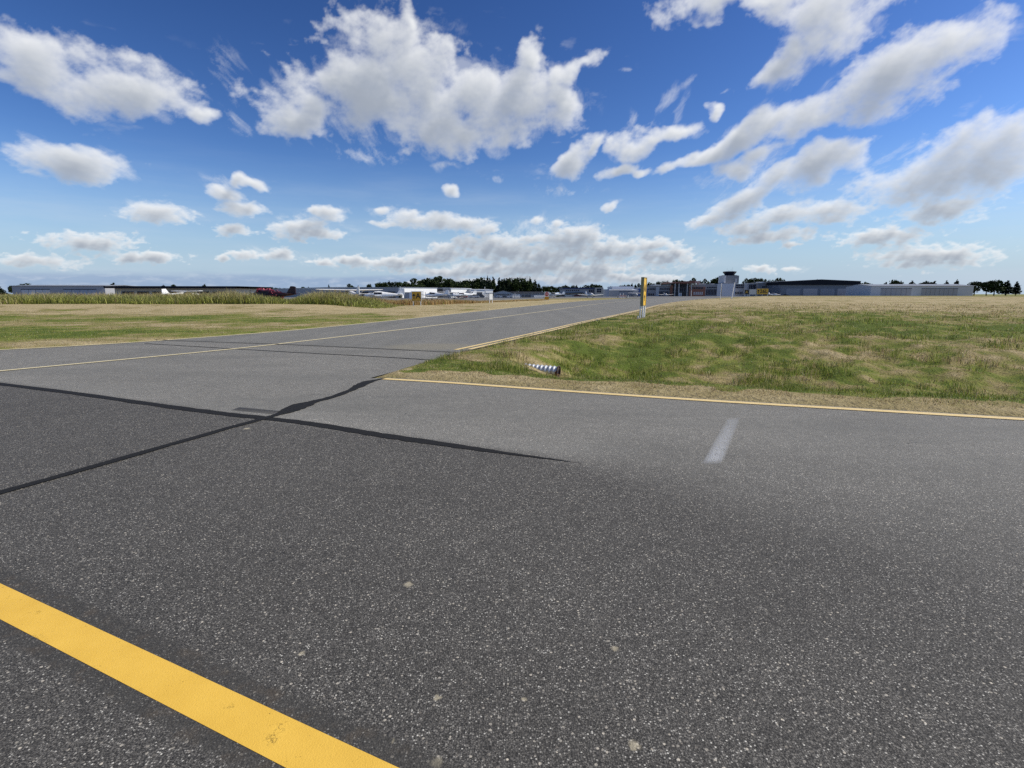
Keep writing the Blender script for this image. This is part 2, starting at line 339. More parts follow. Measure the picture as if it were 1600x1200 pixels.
def terrain(px, py):
    """height and dryness (0 green .. 1 straw) of the grass sheet"""
    sr = poly_sd(px, py, GR); sl = poly_sd(px, py, GL)
    wd = pl_dist(px, py, road_e+[(60, -12)]); td = pl_dist(px, py, fld)
    r = np.hypot(px, py)
    z = np.full(px.shape, -.05)
    edge = np.maximum(sr, sl)
    z = -.09+.13*sstep(-.30, .30, edge)
    # ditch beside the road, right-hand grass
    prof = -.72*sstep(.9, 4.6, wd)*(1-sstep(5.4, 14.0, wd)) + .32*sstep(12, 30, wd)
    along = sstep(.9, 4.8, td)
    ins = (sr > 0)
    lump = (fbm(px*.55, py*.55, 4)-.5)*.42+(fbm(px*2.0+9, py*2.0, 3)-.5)*.17
    z = np.where(ins, z+prof*along+lump*sstep(.6, 2.6, np.minimum(wd, td))*sstep(70, 25, r), z)
    knoll = .62*sstep(40, 140, r)*sstep(.25, .42, np.arctan2(px, py))*(1-sstep(190, 330, py))
    z = np.where(ins, z+knoll*sstep(2, 18, td), z)
    # hollow washed out round the culvert mouth
    ex, ey = .97, -.35; t_ = np.clip(((px-.30)*ex+(py-13.35)*ey)/(ex*ex+ey*ey), 0, 1.15); ds = np.hypot(px-.30-t_*ex, py-13.35-t_*ey)
    z = z-.33*np.exp(-(ds/.40)**2)*sstep(-.05, .35, px)
    # left bank under the tall grass
    insl = (sl > 0)
    bank = .5*sstep(48, 60, py)*(1-sstep(70, 82, py))*sstep(-14, -22, px)
    z = np.where(insl, z+bank*sstep(.5, 4, sl)+(fbm(px*.3, py*.3, 3)-.5)*.12*sstep(.5, 3, sl), z)
    far = sstep(900, 3000, r)
    z = z-.0*far
    n = fbm(px*.18+5, py*.18, 4)
    wde = wd+(fbm(px*1.4, py*1.4+7, 3)-.5)*1.1; n = n*.6+.4*fbm(px*.7+5, py*.7+2, 3)
    dry = .40+(n-.5)*1.7+(fbm(px*2.3+1, py*2.3, 2)-.5)*1.1
    dry = dry+.55*sstep(34, 60, r)*ins
    dry = np.where(ins & (wde < 1.0), .78, dry)
    dry = np.where(ins & (wde > 1.0) & (wde < 2.8), dry-.38, dry)
    dry = np.where(ins & (td < 3.2) & (wd > .5) & (wd < 8), dry+.18, dry)
    dry = np.where(insl, .50+(n-.5)*2.0+(fbm(px*1.1, py*1.1+4, 3)-.5)*.8+.5*sstep(36, 48, py)+.0*px, dry)
    dry = np.where(r > 150, dry*.3+.3, dry)
    return z, np.clip(dry, 0, 1), sr, sl

# ---------------------------------------------------------------- surface materials
def pavement_mat(name, kind):
    m = bpy.data.materials.new(name); m.use_nodes = True; t = NT(m.node_tree); b = m.node_tree.nodes['Principled BSDF']
    geo = t.n('ShaderNodeNewGeometry'); pos = geo.outputs['Position']
    s3 = t.n('ShaderNodeSeparateXYZ'); t.put(s3.inputs[0], pos)
    def vor(scale, feat='F1'):
        v = t.n('ShaderNodeTexVoronoi', feature=feat); v.voronoi_dimensions = '3D'; t.put(v.inputs['Vector'], pos); v.inputs['Scale'].default_value = scale; return v
    v1 = vor(118.0); v2 = vor(230.0); v3 = vor(62.0)
    def rnd(v):
        s_ = t.n('ShaderNodeSeparateColor'); t.put(s_.inputs[0], v.outputs['Color']); return s_.outputs[0], s_.outputs[1]
    r1, g1 = rnd(v1); r2, _ = rnd(v2); r3, g3 = rnd(v3)
    base = t.ramp(r2, [(0, (.016, .0155, .015)), (.5, (.052, .050, .048)), (.8, (.105, .101, .097)), (1, (.19, .182, .172))])
    st = t.ramp(r1, [(0, (.026, .025, .024)), (.45, (.066, .063, .060)), (.72, (.110, .106, .101)), (.86, (.22, .212, .20)), (.96, (.40, .39, .37)), (1, (.60, .59, .56))])
    m1 = t.smooth(v1.outputs['Distance'], .55, .28)
    c = t.mix(m1, base, st)
    big = t.math('MULTIPLY', t.smooth(r3, .90, .93), t.smooth(v3.outputs['Distance'], .42, .30))
    c = t.mix(big, c, t.ramp(g3, [(0, (.12, .11, .10)), (.5, (.30, .28, .25)), (1, (.52, .48, .42))]))
    ln = t.noise(pos, .55, 5, .6); mid = t.noise(pos, 6, 4, .6)
    gain = t.math('MULTIPLY', t.math('MULTIPLY_ADD', ln, .45, .78), t.math('MULTIPLY_ADD', mid, .40, .80))
    if kind == 'road':
        # beyond the tar seam the surface is finer and paler: seam line through (-3.9,7.0)-(0.45,5.0)
        dl = t.math('ADD', t.math('MULTIPLY', t.math('ADD', s3.outputs[0], 3.89), .4193), t.math('MULTIPLY', t.math('SUBTRACT', s3.outputs[1], 7.05), .9078))
        blur = t.math('MULTIPLY', t.math('SUBTRACT', t.noise(pos, 1.3, 5, .65), .5), t.smooth(s3.outputs[0], .2, 3.0, .08, 1.6))
        fine = t.smooth(t.math('DIVIDE', t.math('ADD', dl, t.math('MULTIPLY', blur, .6)), t.smooth(s3.outputs[0], .1, 2.4, .22, 2.4)), -.75, 1.0)
        fc = t.mix(.42, t.vec('SCALE', c, scale=2.1), (.216, .216, .206))
        streaks = t.noise(t.vec('MULTIPLY', pos, (.16, .9, 1)), 1.0, 4, .6)
        fc = t.mix(t.smooth(streaks, .35, .7), fc, t.mix(.5, fc, (.152, .152, .146)))
        wornlight = t.math('MULTIPLY', t.smooth(dl, .95, .15), .5)
        fc = t.mix(wornlight, fc, t.vec('SCALE', fc, scale=1.2))
        near_b = t.vec('SCALE', t.mix(t.smooth(t.noise(pos, .9, 3, .5), .4, .75), c, t.mix(.18, c, (.05, .047, .044))), scale=1.10)
        c = t.mix(fine, near_b, fc)
    elif kind == 'taxiway':
        streaks = t.noise(t.vec('MULTIPLY', t.vec('ADD', pos, (0, 0, 3)), (.9, .05, 1)), 1.0, 5, .6)
        fc = t.mix(.6, t.vec('SCALE', c, scale=1.8), (.204, .205, .197)); c = t.mix(t.smooth(streaks, .38, .66), fc, t.mix(.6, fc, (.150, .151, .146)))
        tan = t.math('MULTIPLY', t.smooth(t.vec('LENGTH', t.vec('MULTIPLY', t.vec('SUBTRACT', pos, (-2.5, 16.4, 0)), (.55, .75, 0)), out=1), 1.0, .5), .75)
        c = t.mix(tan, c, (.23, .215, .175))
    else:
        c = t.mix(.8, c, (.17, .17, .168) if kind == 'apron' else (.09, .09, .095))
    # pale stains where something was spilt or crushed
    if kind == 'road':
        for (sxp, syp, rr) in ((.44, 1.67, .028), (.47, 2.2, .020), (-.58, 2.75, .035), (-.43, 1.69, .012), (.05, 1.89, .016), (-.95, 2.17, .014), (-.26, 1.60, .03), (-3.2, 6.25, .05), (-.30,1.9,.02)):
            dd = t.vec('LENGTH', t.vec('SUBTRACT', t.vec('ADD', pos, t.vec('SCALE', t.vec('SUBTRACT', t.noise(pos, 45, 3, .6, 'Color'), (.5, .5, .5)), scale=.05)), (sxp, syp, 0)), out=1)
            c = t.mix(t.math('MULTIPLY', t.smooth(dd, rr, rr*.35), .62), c, (.50, .45, .34))
        # dark sealed strip along the near yellow line, and tyre-dark track
        dn = t.math('ADD', t.math('MULTIPLY', t.math('ADD', s3.outputs[0], 1.19), .4290), t.math('MULTIPLY', t.math('SUBTRACT', s3.outputs[1], 1.96), .9033))
        dn2 = t.math('ADD', dn, t.math('MULTIPLY', t.math('SUBTRACT', t.noise(pos, 14, 4, .6), .5), .06))
        band = t.math('MULTIPLY', t.math('MULTIPLY', t.smooth(dn2, .115, .07), t.smooth(dn2, -.26, -.22)), .85)
        bc = t.mix(.75, c, t.mix(t.smooth(t.noise(pos, 9, 4), .5, .7), (.052, .050, .047), (.080, .066, .052)))
        c = t.mix(band, c, bc)
    c2 = t.vec('MULTIPLY', t.vec('SCALE', c, scale=gain), (1.02, 1.0, .93))
    # hairline cracks
    vc = t.n('ShaderNodeTexVoronoi', feature='DISTANCE_TO_EDGE'); wpos = t.vec('ADD', pos, t.vec('SCALE', t.noise(pos, 3, 5, .7, 'Color'), scale=.5))
    t.put(vc.inputs['Vector'], wpos); vc.inputs['Scale'].default_value = .7
    cr_ = t.math('MULTIPLY', t.smooth(vc.outputs['Distance'], .0045, .0015), t.math('MULTIPLY', t.smooth(t.noise(pos, .8, 2), .56, .66), .75))
    c2 = t.mix(cr_, c2, (.02, .02, .02))
    t.put(b.inputs['Base Color'], c2); b.inputs['Roughness'].default_value = .82; b.inputs['Specular IOR Level'].default_value = .35
    bn = t.n('ShaderNodeBump'); bn.inputs['Strength'].default_value = .75; bn.inputs['Distance'].default_value = .004
    h = t.math('ADD', t.math('MULTIPLY', t.math('SUBTRACT', 1.0, v1.outputs['Distance']), .7), t.math('ADD', t.math('MULTIPLY', r1, .5), t.math('MULTIPLY', r2, .35)))
    t.put(bn.inputs['Height'], h); t.put(b.inputs['Normal'], bn.outputs[0])
    return m
def paint_mat(name, color, wear=.55, crack=False, color2=None):
    m = bpy.data.materials.new(name); m.use_nodes = True; t = NT(m.node_tree); b = m.node_tree.nodes['Principled BSDF']; out = m.node_tree.nodes['Material Output']
    geo = t.n('ShaderNodeNewGeometry'); pos = geo.outputs['Position']
    n1 = t.noise(pos, 5, 5, .6)
    t.put(b.inputs['Base Color'], t.mix(n1, tuple(x*.88 for x in color), color2 or tuple(min(1, x*1.08) for x in color)))
    b.inputs['Roughness'].default_value = .6
    bn = t.n('ShaderNodeBump'); bn.inputs['Strength'].default_value = .5; bn.inputs['Distance'].default_value = .003
    t.put(bn.inputs['Height'], t.noise(pos, 160, 3, .6)); t.put(b.inputs['Normal'], bn.outputs[0])
    hole = t.smooth(t.noise(pos, 75, 4, .65), wear, wear+.04)
    hole = t.math('MULTIPLY', hole, t.smooth(t.noise(pos, 7, 3), .42, .62))
    if crack:
        vc = t.n('ShaderNodeTexVoronoi', feature='DISTANCE_TO_EDGE'); wpos = t.vec('ADD', pos, t.vec('SCALE', t.noise(pos, 18, 5, .75, 'Color'), scale=.10))
        t.put(vc.inputs['Vector'], wpos); vc.inputs['Scale'].default_value = 26
        hole = t.math('MAXIMUM', hole, t.math('MULTIPLY', t.smooth(vc.outputs['Distance'], .03, .008), t.smooth(t.noise(pos, 6, 4, .6), .60, .66)))
    tr = t.n('ShaderNodeBsdfTransparent'); mx = t.n('ShaderNodeMixShader'); t.put(mx.inputs[0], hole); t.put(mx.inputs[1], b.outputs[0]); t.put(mx.inputs[2], tr.outputs[0]); t.put(out.inputs[0], mx.outputs[0])
    return m
M_road = pavement_mat('worn_asphalt', 'road'); M_taxi = pavement_mat('taxiway_asphalt', 'taxiway'); M_apron = pavement_mat('apron_asphalt', 'apron')
M_yline = paint_mat('yellow_line_paint', (.80, .475, .055), .66, True, (.92, .58, .09)); M_pline = paint_mat('faded_yellow_paint', (.74, .62, .34), .64, False, (.84, .74, .46))
M_yfar = paint_mat('edge_yellow_paint', (.80, .58, .22), .60, False, (.88, .68, .32))
m = bpy.data.materials.new('tar_seal'); m.use_nodes = True; t = NT(m.node_tree); b = m.node_tree.nodes['Principled BSDF']
geo = t.n('ShaderNodeNewGeometry'); t.put(b.inputs['Base Color'], t.mix(t.noise(geo.outputs['Position'], 20, 5, .7), (.012, .0118, .0115), (.028, .0275, .027)))
b.inputs['Roughness'].default_value = .8; b.inputs['Specular IOR Level'].default_value = .12; M_tar = m
def fade_mat(name, color, amount, lo=.3, hi=.6):
    m = bpy.data.materials.new(name); m.use_nodes = True; t = NT(m.node_tree); b = m.node_tree.nodes['Principled BSDF']; out = m.node_tree.nodes['Material Output']
    tcn = t.n('ShaderNodeTexCoord'); geo = t.n('ShaderNodeNewGeometry'); pos = geo.outputs['Position']
    at = t.n('ShaderNodeAttribute'); at.attribute_name = 'fade'
    b.inputs['Base Color'].default_value = (*color, 1); b.inputs['Roughness'].default_value = .8
    k = t.math('MULTIPLY', t.math('MULTIPLY', t.smooth(t.noise(pos, 110, 4, .7), lo, hi), at.outputs['Fac']), amount)
    tr = t.n('ShaderNodeBsdfTransparent'); mx = t.n('ShaderNodeMixShader'); t.put(mx.inputs[0], k); t.put(mx.inputs[1], tr.outputs[0]); t.put(mx.inputs[2], b.outputs[0]); t.put(out.inputs[0], mx.outputs[0])
    return m
def grass_ground():
    m = bpy.data.materials.new('grass_ground'); m.use_nodes = True; t = NT(m.node_tree); b = m.node_tree.nodes['Principled BSDF']
    geo = t.n('ShaderNodeNewGeometry'); pos = geo.outputs['Position']; at = t.n('ShaderNodeAttribute'); at.attribute_name = 'dry'
    n1 = t.noise(pos, 1.6, 7, .68); n2 = t.noise(pos, 14, 5, .65); n3 = t.noise(t.vec('MULTIPLY', pos, (.25, .9, 1)), .35, 4, .6)
    d = t.math('ADD', at.outputs['Fac'], t.math('ADD', t.math('MULTIPLY', t.math('SUBTRACT', n1, .5), .9), t.math('MULTIPLY', t.math('SUBTRACT', n3, .5), .7)))
    c = t.ramp(d, [(.10, (.105, .145, .024)), (.32, (.19, .21, .045)), (.52, (.26, .235, .085)), (.72, (.34, .275, .135)), (.95, (.46, .375, .21))])
    c = t.mix(t.smooth(n2, .50, .68), c, t.mix(.55, c, (.06, .045, .028)))
    c = t.mix(t.smooth(n2, .48, .28), c, t.mix(.35, c, (.30, .27, .12)))
    t.put(b.inputs['Base Color'], c); b.inputs['Roughness'].default_value = .95; b.inputs['Specular IOR Level'].default_value = .1
    bn = t.n('ShaderNodeBump'); bn.inputs['Strength'].default_value = .9; bn.inputs['Distance'].default_value = .06
    t.put(bn.inputs['Height'], t.math('ADD', n2, n1)); t.put(b.inputs['Normal'], bn.outputs[0]); return m
M_grass = grass_ground()
mb_ = bpy.data.materials.new('grass_blades'); mb_.use_nodes = True; t = NT(mb_.node_tree); b = mb_.node_tree.nodes['Principled BSDF']
at = t.n('ShaderNodeAttribute'); at.attribute_name = 'tint'; t.put(b.inputs['Base Color'], at.outputs['Color']); b.inputs['Roughness'].default_value = .6; b.inputs['Specular IOR Level'].default_value = .25
tl = t.n('ShaderNodeBsdfTranslucent'); t.put(tl.inputs[0], at.outputs['Color']); mx = t.n('ShaderNodeMixShader'); mx.inputs[0].default_value = .35
t.put(mx.inputs[1], b.outputs[0]); t.put(mx.inputs[2], tl.outputs[0]); t.put(mb_.node_tree.nodes['Material Output'].inputs[0], mx.outputs[0]); M_blade = mb_

# ---------------------------------------------------------------- ground sheet
rad = np.concatenate([[0.01, 1.5, 3, 4.5], np.geomspace(5.5, 60, 250), np.geomspace(61, 400, 110), np.geomspace(420, 9000, 24)])
ang = np.concatenate([np.linspace(-50, 50, 381), np.linspace(53, 307, 70)]); ang = np.radians(ang)
A_, R_ = np.meshgrid(ang, rad); gx = (np.sin(A_)*R_); gy = (np.cos(A_)*R_)
gz, dry, sr_, sl_ = terrain(gx.ravel(), gy.ravel())
nr, na = R_.shape
i0 = (np.arange(nr-1)[:, None]*na+np.arange(na)[None, :]); i1 = (np.arange(nr-1)[:, None]*na+(np.arange(na)[None, :]+1) % na)
fq = np.stack([i0, i1, i1+na, i0+na], -1).reshape(-1)
fq = fq.reshape(-1, 4)[:, ::-1].reshape(-1)
ground = fast_mesh('ground', np.stack([gx.ravel(), gy.ravel(), gz], 1), fq, 4, M_grass, {'dry': dry}, smooth=True)
tag(ground, kind='structure')

def sheet(name, poly, z, material, fade=None):
    tri = geometry.tessellate_polygon([[Vector((p[0], p[1], 0)) for p in poly]])
    me = bpy.data.meshes.new(name); me.from_pydata([(p[0], p[1], z) for p in poly], [], [tuple(x) for x in tri]); me.update()
    bm = bmesh.new(); bm.from_mesh(me); bmesh.ops.recalc_face_normals(bm, faces=bm.faces)
    if bm.faces and bm.faces[0].normal.z < 0: bmesh.ops.reverse_faces(bm, faces=bm.faces)
    bm.to_mesh(me); bm.free()
    if fade is not None:
        A = me.attributes.new('fade', 'FLOAT', 'POINT'); A.data.foreach_set('value', fade)
    me.materials.append(material); o = bpy.data.objects.new(name, me); col.objects.link(o); tag(o, kind='structure'); return o
def strip(name, pl, wd, z, material, kind='structure'):
    ws = wd if hasattr(wd, '__len__') else [wd]*len(pl)
    Lp = []; Rp = []
    for i, p in enumerate(pl):
        a = Vector(pl[max(i-1, 0)]); b2 = Vector(pl[min(i+1, len(pl)-1)]); tt = (b2-a).normalized(); n = Vector((-tt.y, tt.x))*ws[i]/2
        Lp.append((p[0]+n.x, p[1]+n.y, z)); Rp.append((p[0]-n.x, p[1]-n.y, z))
    n = len(pl); me = bpy.data.meshes.new(name); me.from_pydata(Lp+Rp, [], [(n+i, n+i+1, i+1, i) for i in range(n-1)]); me.update()
    me.materials.append(material); o = bpy.data.objects.new(name, me); col.objects.link(o); tag(o, kind=kind); return o
# joint across the taxiway mouth (far dark line)
J1 = [(-9.9, 17.9), (-7.23, 17.05), (-3.77, 15.65), (-1.5, 14.69)]
J2 = [(-12.0, 17.4), (-7.92, 15.56), (-5.21, 14.37), (-3.29, 13.63), (-1.95, 12.96)]
road_poly = [(-2.75, 10.14)]+roadg[1:]+[(40, -60), (-90, -60), (-90, 40), (-60, 28), (-30, 18), (-20.5, 14.9)]+leg_[1:7]+[(-9.9, 17.9)]*0+[(-10.9, 20.0)]*0+[(-11.0, 18.3), (-7.23, 17.05), (-3.77, 15.65), (-1.35, 14.62)]+[(-1.72, 13.6), (-2.3, 11.58)]
lk = [p for p in leg_ if p[1] > 18.4]
road_poly = [(-2.75, 10.14)]+roadg[1:]+[(40, -60), (-90, -60), (-90, 38), (-60, 28), (-30, 18), (-20.5, 14.9)]+[p for p in leg_[1:] if p[1] <= 18.4]+[(-12.3, 18.6), (-7.23, 17.05), (-3.77, 15.65), (-1.45, 14.72), (-1.72, 13.6), (-2.3, 11.58)]
sheet('road', road_poly, 0.0, M_road)
taxi_poly = [(-12.3, 18.55), (-7.23, 17.0), (-3.77, 15.6), (-1.4, 14.6)]+[p for p in reg if p[1] > 14.7 and p[1] < 231]+[(66, 233)]+[p for p in lk if p[1] < 200][::-1]
sheet('taxiway', taxi_poly, 0.004, M_taxi)
apron_poly = [(-900, 470), (900, 470), (900, 350)]+[p for p in reg if p[1] > 228][::-1]+[(50, 225), (30, 213), (5, 173), (-8, 129), (-16, 104), (-30, 89.5), (-60, 85.5), (-200, 95.5), (-400, 159), (-900, 329)]
sheet('apron', apron_poly, -0.004, M_apron)

# markings and tar seams (thin sheets on the pavement)
NL = [(-2.6, 2.545), (-1.12, 1.885-.006), (-.25, 1.43), (2.5, .12)]
dxy = Vector((.8, -.38)).normalized(); nxy = Vector((dxy.y, -dxy.x))
if nxy.y > 0: nxy = -nxy
P0 = Vector((-1.19, 1.96))+nxy*.083
strip('near_yellow_line', [tuple(P0+dxy*s) for s in (-26, -9, -3, -1.2, -.4, .4, 1.2, 3, 9, 26)], .166, .0012, M_yline)
strip('road_edge_line', smooth_pl([(-2.45, 10.04), (-1.17, 9.62), (0, 9.11), (1.56, 8.48), (2.92, 7.95), (4.16, 7.53), (8.0, 6.25), (14, 4.3), (40, -4.2)], 2), .15, .008, M_yfar)
strip('taxiway_edge_line', re_s, .15, .012, M_yfar)
strip('taxiway_edge_line', offs(re_s, .30)[1:], .15, .012, M_yfar)
strip('taxiway_edge_line', le_s[3:], .17, .012, M_pline)
strip('centre_line', cl_s, .15, .012, M_pline)
strip('apron_edge_line', [(-14, 104.5), (-6, 130), (7, 172), (32, 212), (50, 224)], .3, .012, M_pline)
strip('apron_edge_strip', [(110, 246), (172, 304), (300, 341.5), (500, 355), (890, 356)], 5.0, .012, mat('pale_concrete_strip', (.50, .49, .45), .8))
def wob(pl, amp, n=3, seed=1):
    r_ = random.Random(seed); pl = smooth_pl(pl, n); return [(x+r_.uniform(-amp, amp), y+r_.uniform(-amp, amp)) for x, y in pl]
ts = wob([(-60, 31), (-26, 16.4), (-8.6, 9.25), (-5.2, 7.62), (-3.89, 7.03), (-3.07, 6.73), (-2.38, 6.42), (-1.47, 5.91), (-.69, 5.54), (0, 5.20), (.42, 5.02), (.66, 4.90)], .006, 3, 3)
wr = random.Random(5)
ws = [(.155+wr.uniform(-.018, .018))*(1 if p[0] < -.9 else max(.04, (.66-p[0])/1.56)) for p in ts]
strip('tar_seam', ts, ws, .005, M_tar)
t2 = [(-9.0, 2.6), (-5.6, 4.75), (-3.9, 5.9), (-3.45, 6.2), (-3.24, 6.72), (-3.06, 7.05), (-3.02, 7.25), (-3.07, 7.5), (-2.93, 7.9), (-2.68, 8.7), (-2.70, 9.2), (-2.66, 9.7), (-2.47, 10.10)]
t2 = [G(u, v) for u, v in ((-260, 842), (200, 715), (350, 671), (410, 655), (438, 647), (457, 640), (470, 634), (490, 628), (520, 621), (547, 611), (560, 604), (572, 598), (585, 594.5), (603, 591))]
w2 = [.10, .12, .12, .12, .13, .30, .36, .18, .14, .15, .24, .24, .10, .05]
s2 = smooth_pl(t2, 2); k_ = len(s2); w2s = list(np.interp(np.linspace(0, 1, k_), np.linspace(0, 1, len(w2)), w2))
wr2 = random.Random(9); w2s = [w_*wr2.uniform(.78, 1.0) for w_ in w2s]
strip('tar_seam', wob(s2, .010, 0, 4), w2s, .009, M_tar)
strip('tar_seam', wob([(-13.2, 19.0)]+J1, .012, 3, 6), .055, .017, M_tar)
strip('tar_seam', wob(J2, .012, 3, 7), .06, .009, M_tar)
M_darkp = fade_mat('dark_patch', (.04, .04, .043), .75, .2, .5)
sheet('tar_patch', [G(362, 641), G(374, 636.5), G(445, 643), G(438, 649)], .0045, M_darkp, [.6, 1, .8, .3])
M_wmark = fade_mat('faded_white_paint', (.62, .64, .66), .75, .34, .58)
q0 = [(2.74, 6.80), (3.02, 6.80), (1.96, 4.78), (1.76, 4.78)]; cxm = (2.38, 5.8)
A0, B0, C0, D0 = Vector(G(1136, 653)), Vector(G(1158, 653)), Vector(G(1129, 727)), Vector(G(1094, 727))
NU, NV = 8, 12; gv = []; gf = []; gfade = []
for j in range(NV+1):
    a_ = D0.lerp(A0, j/NV); b_ = C0.lerp(B0, j/NV)
    for i in range(NU+1):
        p = a_.lerp(b_, i/NU); gv.append((p.x, p.y, .006)); e_ = math.sin(math.pi*i/NU)**.6 if 0 < i < NU else 0
        gfade.append(e_*(0 if j in (NV,) else 1-(j/NV)*.6)*(.0 if j == 0 else 1))
for j in range(NV):
    for i in range(NU): k0 = j*(NU+1)+i; gf.append((k0, k0+1, k0+NU+2, k0+NU+1))
me = bpy.data.meshes.new('faded_paint_mark'); me.from_pydata(gv, [], gf); me.update(); A = me.attributes.new('fade', 'FLOAT', 'POINT'); A.data.foreach_set('value', gfade); me.materials.append(M_wmark)
o = bpy.data.objects.new('faded_paint_mark', me); col.objects.link(o); tag(o, kind='structure')

# ---------------------------------------------------------------- grass blades
GREEN = np.array([(.16, .215, .028), (.27, .32, .050), (.075, .11, .018), (.40, .42, .10)])
STRAW = np.array([(.56, .46, .22), (.46, .36, .17), (.28, .19, .09), (.66, .57, .33), (.20, .13, .07)])
def blades(name, xy, hgt, wid, dryv, z=None, lean=.5, pal=None, sink=.02, tip=None):
    n = len(xy); r_ = np.random.default_rng(len(xy)+11)
    if z is None: z = terrain(xy[:, 0], xy[:, 1])[0]
    th = r_.uniform(0, 2*np.pi, n); dx, dy = np.cos(th), np.sin(th)
    la = r_.uniform(0, 2*np.pi, n); ll = r_.uniform(0, lean, n)*hgt; lx, ly = np.cos(la)*ll, np.sin(la)*ll
    base = np.stack([xy[:, 0], xy[:, 1], z-sink], 1); hw = wid/2
    off = np.stack([dx*hw, dy*hw, np.zeros(n)], 1)
    v0 = base-off; v1 = base+off
    m_ = base+np.stack([lx*.35, ly*.35, hgt*.6], 1); v2 = m_+off*.75; v3 = m_-off*.75
    v4 = base+np.stack([lx, ly, hgt*(1-.25*ll/np.maximum(hgt, .001))], 1)
    co = np.stack([v0, v1, v2, v3, v4], 1).reshape(-1, 3)
    idx = np.arange(n)*5
    tri = np.stack([idx, idx+1, idx+2, idx, idx+2, idx+3, idx+3, idx+2, idx+4], 1).reshape(-1)
    isdry = r_.random(n) < dryv
    gc = GREEN[r_.integers(0, len(GREEN), n)]; sc = (STRAW if pal is None else pal)[r_.integers(0, len(STRAW if pal is None else pal), n)]
    c = np.where(isdry[:, None], sc, gc)*r_.uniform(.55, 1.3, (n, 1))
    cc = np.repeat(np.concatenate([c, np.ones((n, 1))], 1), 5, axis=0)
    if tip is not None:                      # ripe seed heads: the upper part of the blade turns straw coloured
        c5 = cc.reshape(n, 5, 4); f5 = (tip*r_.uniform(.5, 1.1, n)).clip(0, 1)[:, None]
        c5[:, 4, :3] = c5[:, 4, :3]*(1-f5)+sc*f5; c5[:, 2, :3] = c5[:, 2, :3]*(1-f5*.55)+sc*f5*.55; c5[:, 3, :3] = c5[:, 2, :3]; cc = c5.reshape(-1, 4)
    return fast_mesh(name, co, tri, 3, M_blade, colattr=cc)
def polar(n, r0, r1, a0, a1, seed):
    g = np.random.default_rng(seed); r_ = np.exp(g.uniform(math.log(r0), math.log(r1), n)); a = np.radians(g.uniform(a0, a1, n))
    return np.stack([np.sin(a)*r_, np.cos(a)*r_], 1), r_
xy, r_ = polar(330000, 7.2, 75, -16, 52, 21)
z, dr, sr, sl = terrain(xy[:, 0], xy[:, 1]); wd = pl_dist(xy[:, 0], xy[:, 1], road_e)
tuft = fbm(xy[:, 0]*1.3+3, xy[:, 1]*1.3, 3); dens_ = fbm(xy[:, 0]*2.6, xy[:, 1]*2.6+8, 3)
k = (sr > .06) & (dens_+np.random.default_rng(2).uniform(-.25, .25, len(xy)) > .40); k &= ~((np.abs(xy[:, 1]-(13.35-.36*(xy[:, 0]-.33))) < .19) & (xy[:, 0] > .05) & (xy[:, 0] < 1.4)); k &= ~((wd < .5) & (np.random.default_rng(3).random(len(xy)) < .5))
xy, r_, z, dr, sr, wd, tuft = xy[k], r_[k], z[k], dr[k], sr[k], wd[k], tuft[k]
h = (.04+.15*sstep(.45, .72, tuft)*sstep(.8, 3, wd))*np.random.default_rng(5).uniform(.6, 1.5, len(xy))*np.where(r_ > 40, .7, 1)*sstep(-.1, .5, sr)
dn_ = np.clip(dr*1.0+.10-(tuft-.5)*1.2, .08, .95)
o = blades('bank_grass', xy, h+.01, .0052*(r_/9)**.8+.002, dn_, z, .9); tag(o, 'short green and straw grass on the ditch bank beside the road', 'grass', kind='stuff')
xy, r_ = polar(110000, 17, 85, -56, 6, 31)
z, dr, sr, sl = terrain(xy[:, 0], xy[:, 1]); k = (sl > .05) & (np.random.default_rng(8).random(len(xy)) < .8); xy, r_, z, dr, sl = xy[k], r_[k], z[k], dr[k], sl[k]
h = np.random.default_rng(9).uniform(.03, .09, len(xy))*np.where(dr > .6, .8, 1)
o = blades('verge_grass', xy, h, .006*(r_/12)**.8, np.clip(dr, .05, .95), z, .8); tag(o, 'mown green and brown grass verge left of the taxiway', 'grass', kind='stuff')
# tall grass bank
g = np.random.default_rng(41); n = 70000; xx = g.uniform(-75, -13, n); yy = g.uniform(58.5, 79, n)
topf = .40+1.1*fbm(xx*.12+2, yy*.08, 3)+.7*(fbm(xx*.5, yy*.45, 3)-.5); topf *= sstep(-12.5, -21, xx); front = sstep(58, 63, yy+3*fbm(xx*.3, xx*0+3, 2))
ucol = xx/(yy*.986)*832+800; dip = (1-.62*np.exp(-((ucol-450)/24)**2))*(1-.38*np.exp(-((ucol-418)/22)**2))
hh = (topf*(.55+.45*front)*dip)*g.uniform(.35, 1.15, n)*1.35; k = hh > .12; xx, yy, hh = xx[k], yy[k], hh[k]
zz = terrain(xx, yy)[0]; gl = fbm(xx*.22+4, yy*.15, 3); dd = np.clip(.04+.6*sstep(66, 73, yy)+1.1*(gl-.58), .02, .9)
o = blades('tall_grass', np.stack([xx, yy], 1), hh, g.uniform(.03, .085, len(xx)), dd, zz, .95, np.array([(.56, .46, .24), (.46, .36, .17), (.62, .52, .30), (.48, .30, .20), (.42, .36, .14)]), tip=.35+.65*sstep(.9, 1.5, hh))
tag(o, 'tall green grass with straw coloured seed heads on the left bank', 'tall grass', kind='stuff')
n = 30000; xx = g.uniform(-24, 10, n); yy = np.interp(xx, [-24, -14, -6, 0, 10], [78, 82, 100, 122, 150])+g.uniform(-7, 3, n); 
hh = g.uniform(.35, 1.0, n)*np.interp(xx, [-24, -16, -9, -5, 10], [.95, .95, .85, .4, .2])*(.7+.6*fbm(xx*.4, yy*.2, 3))
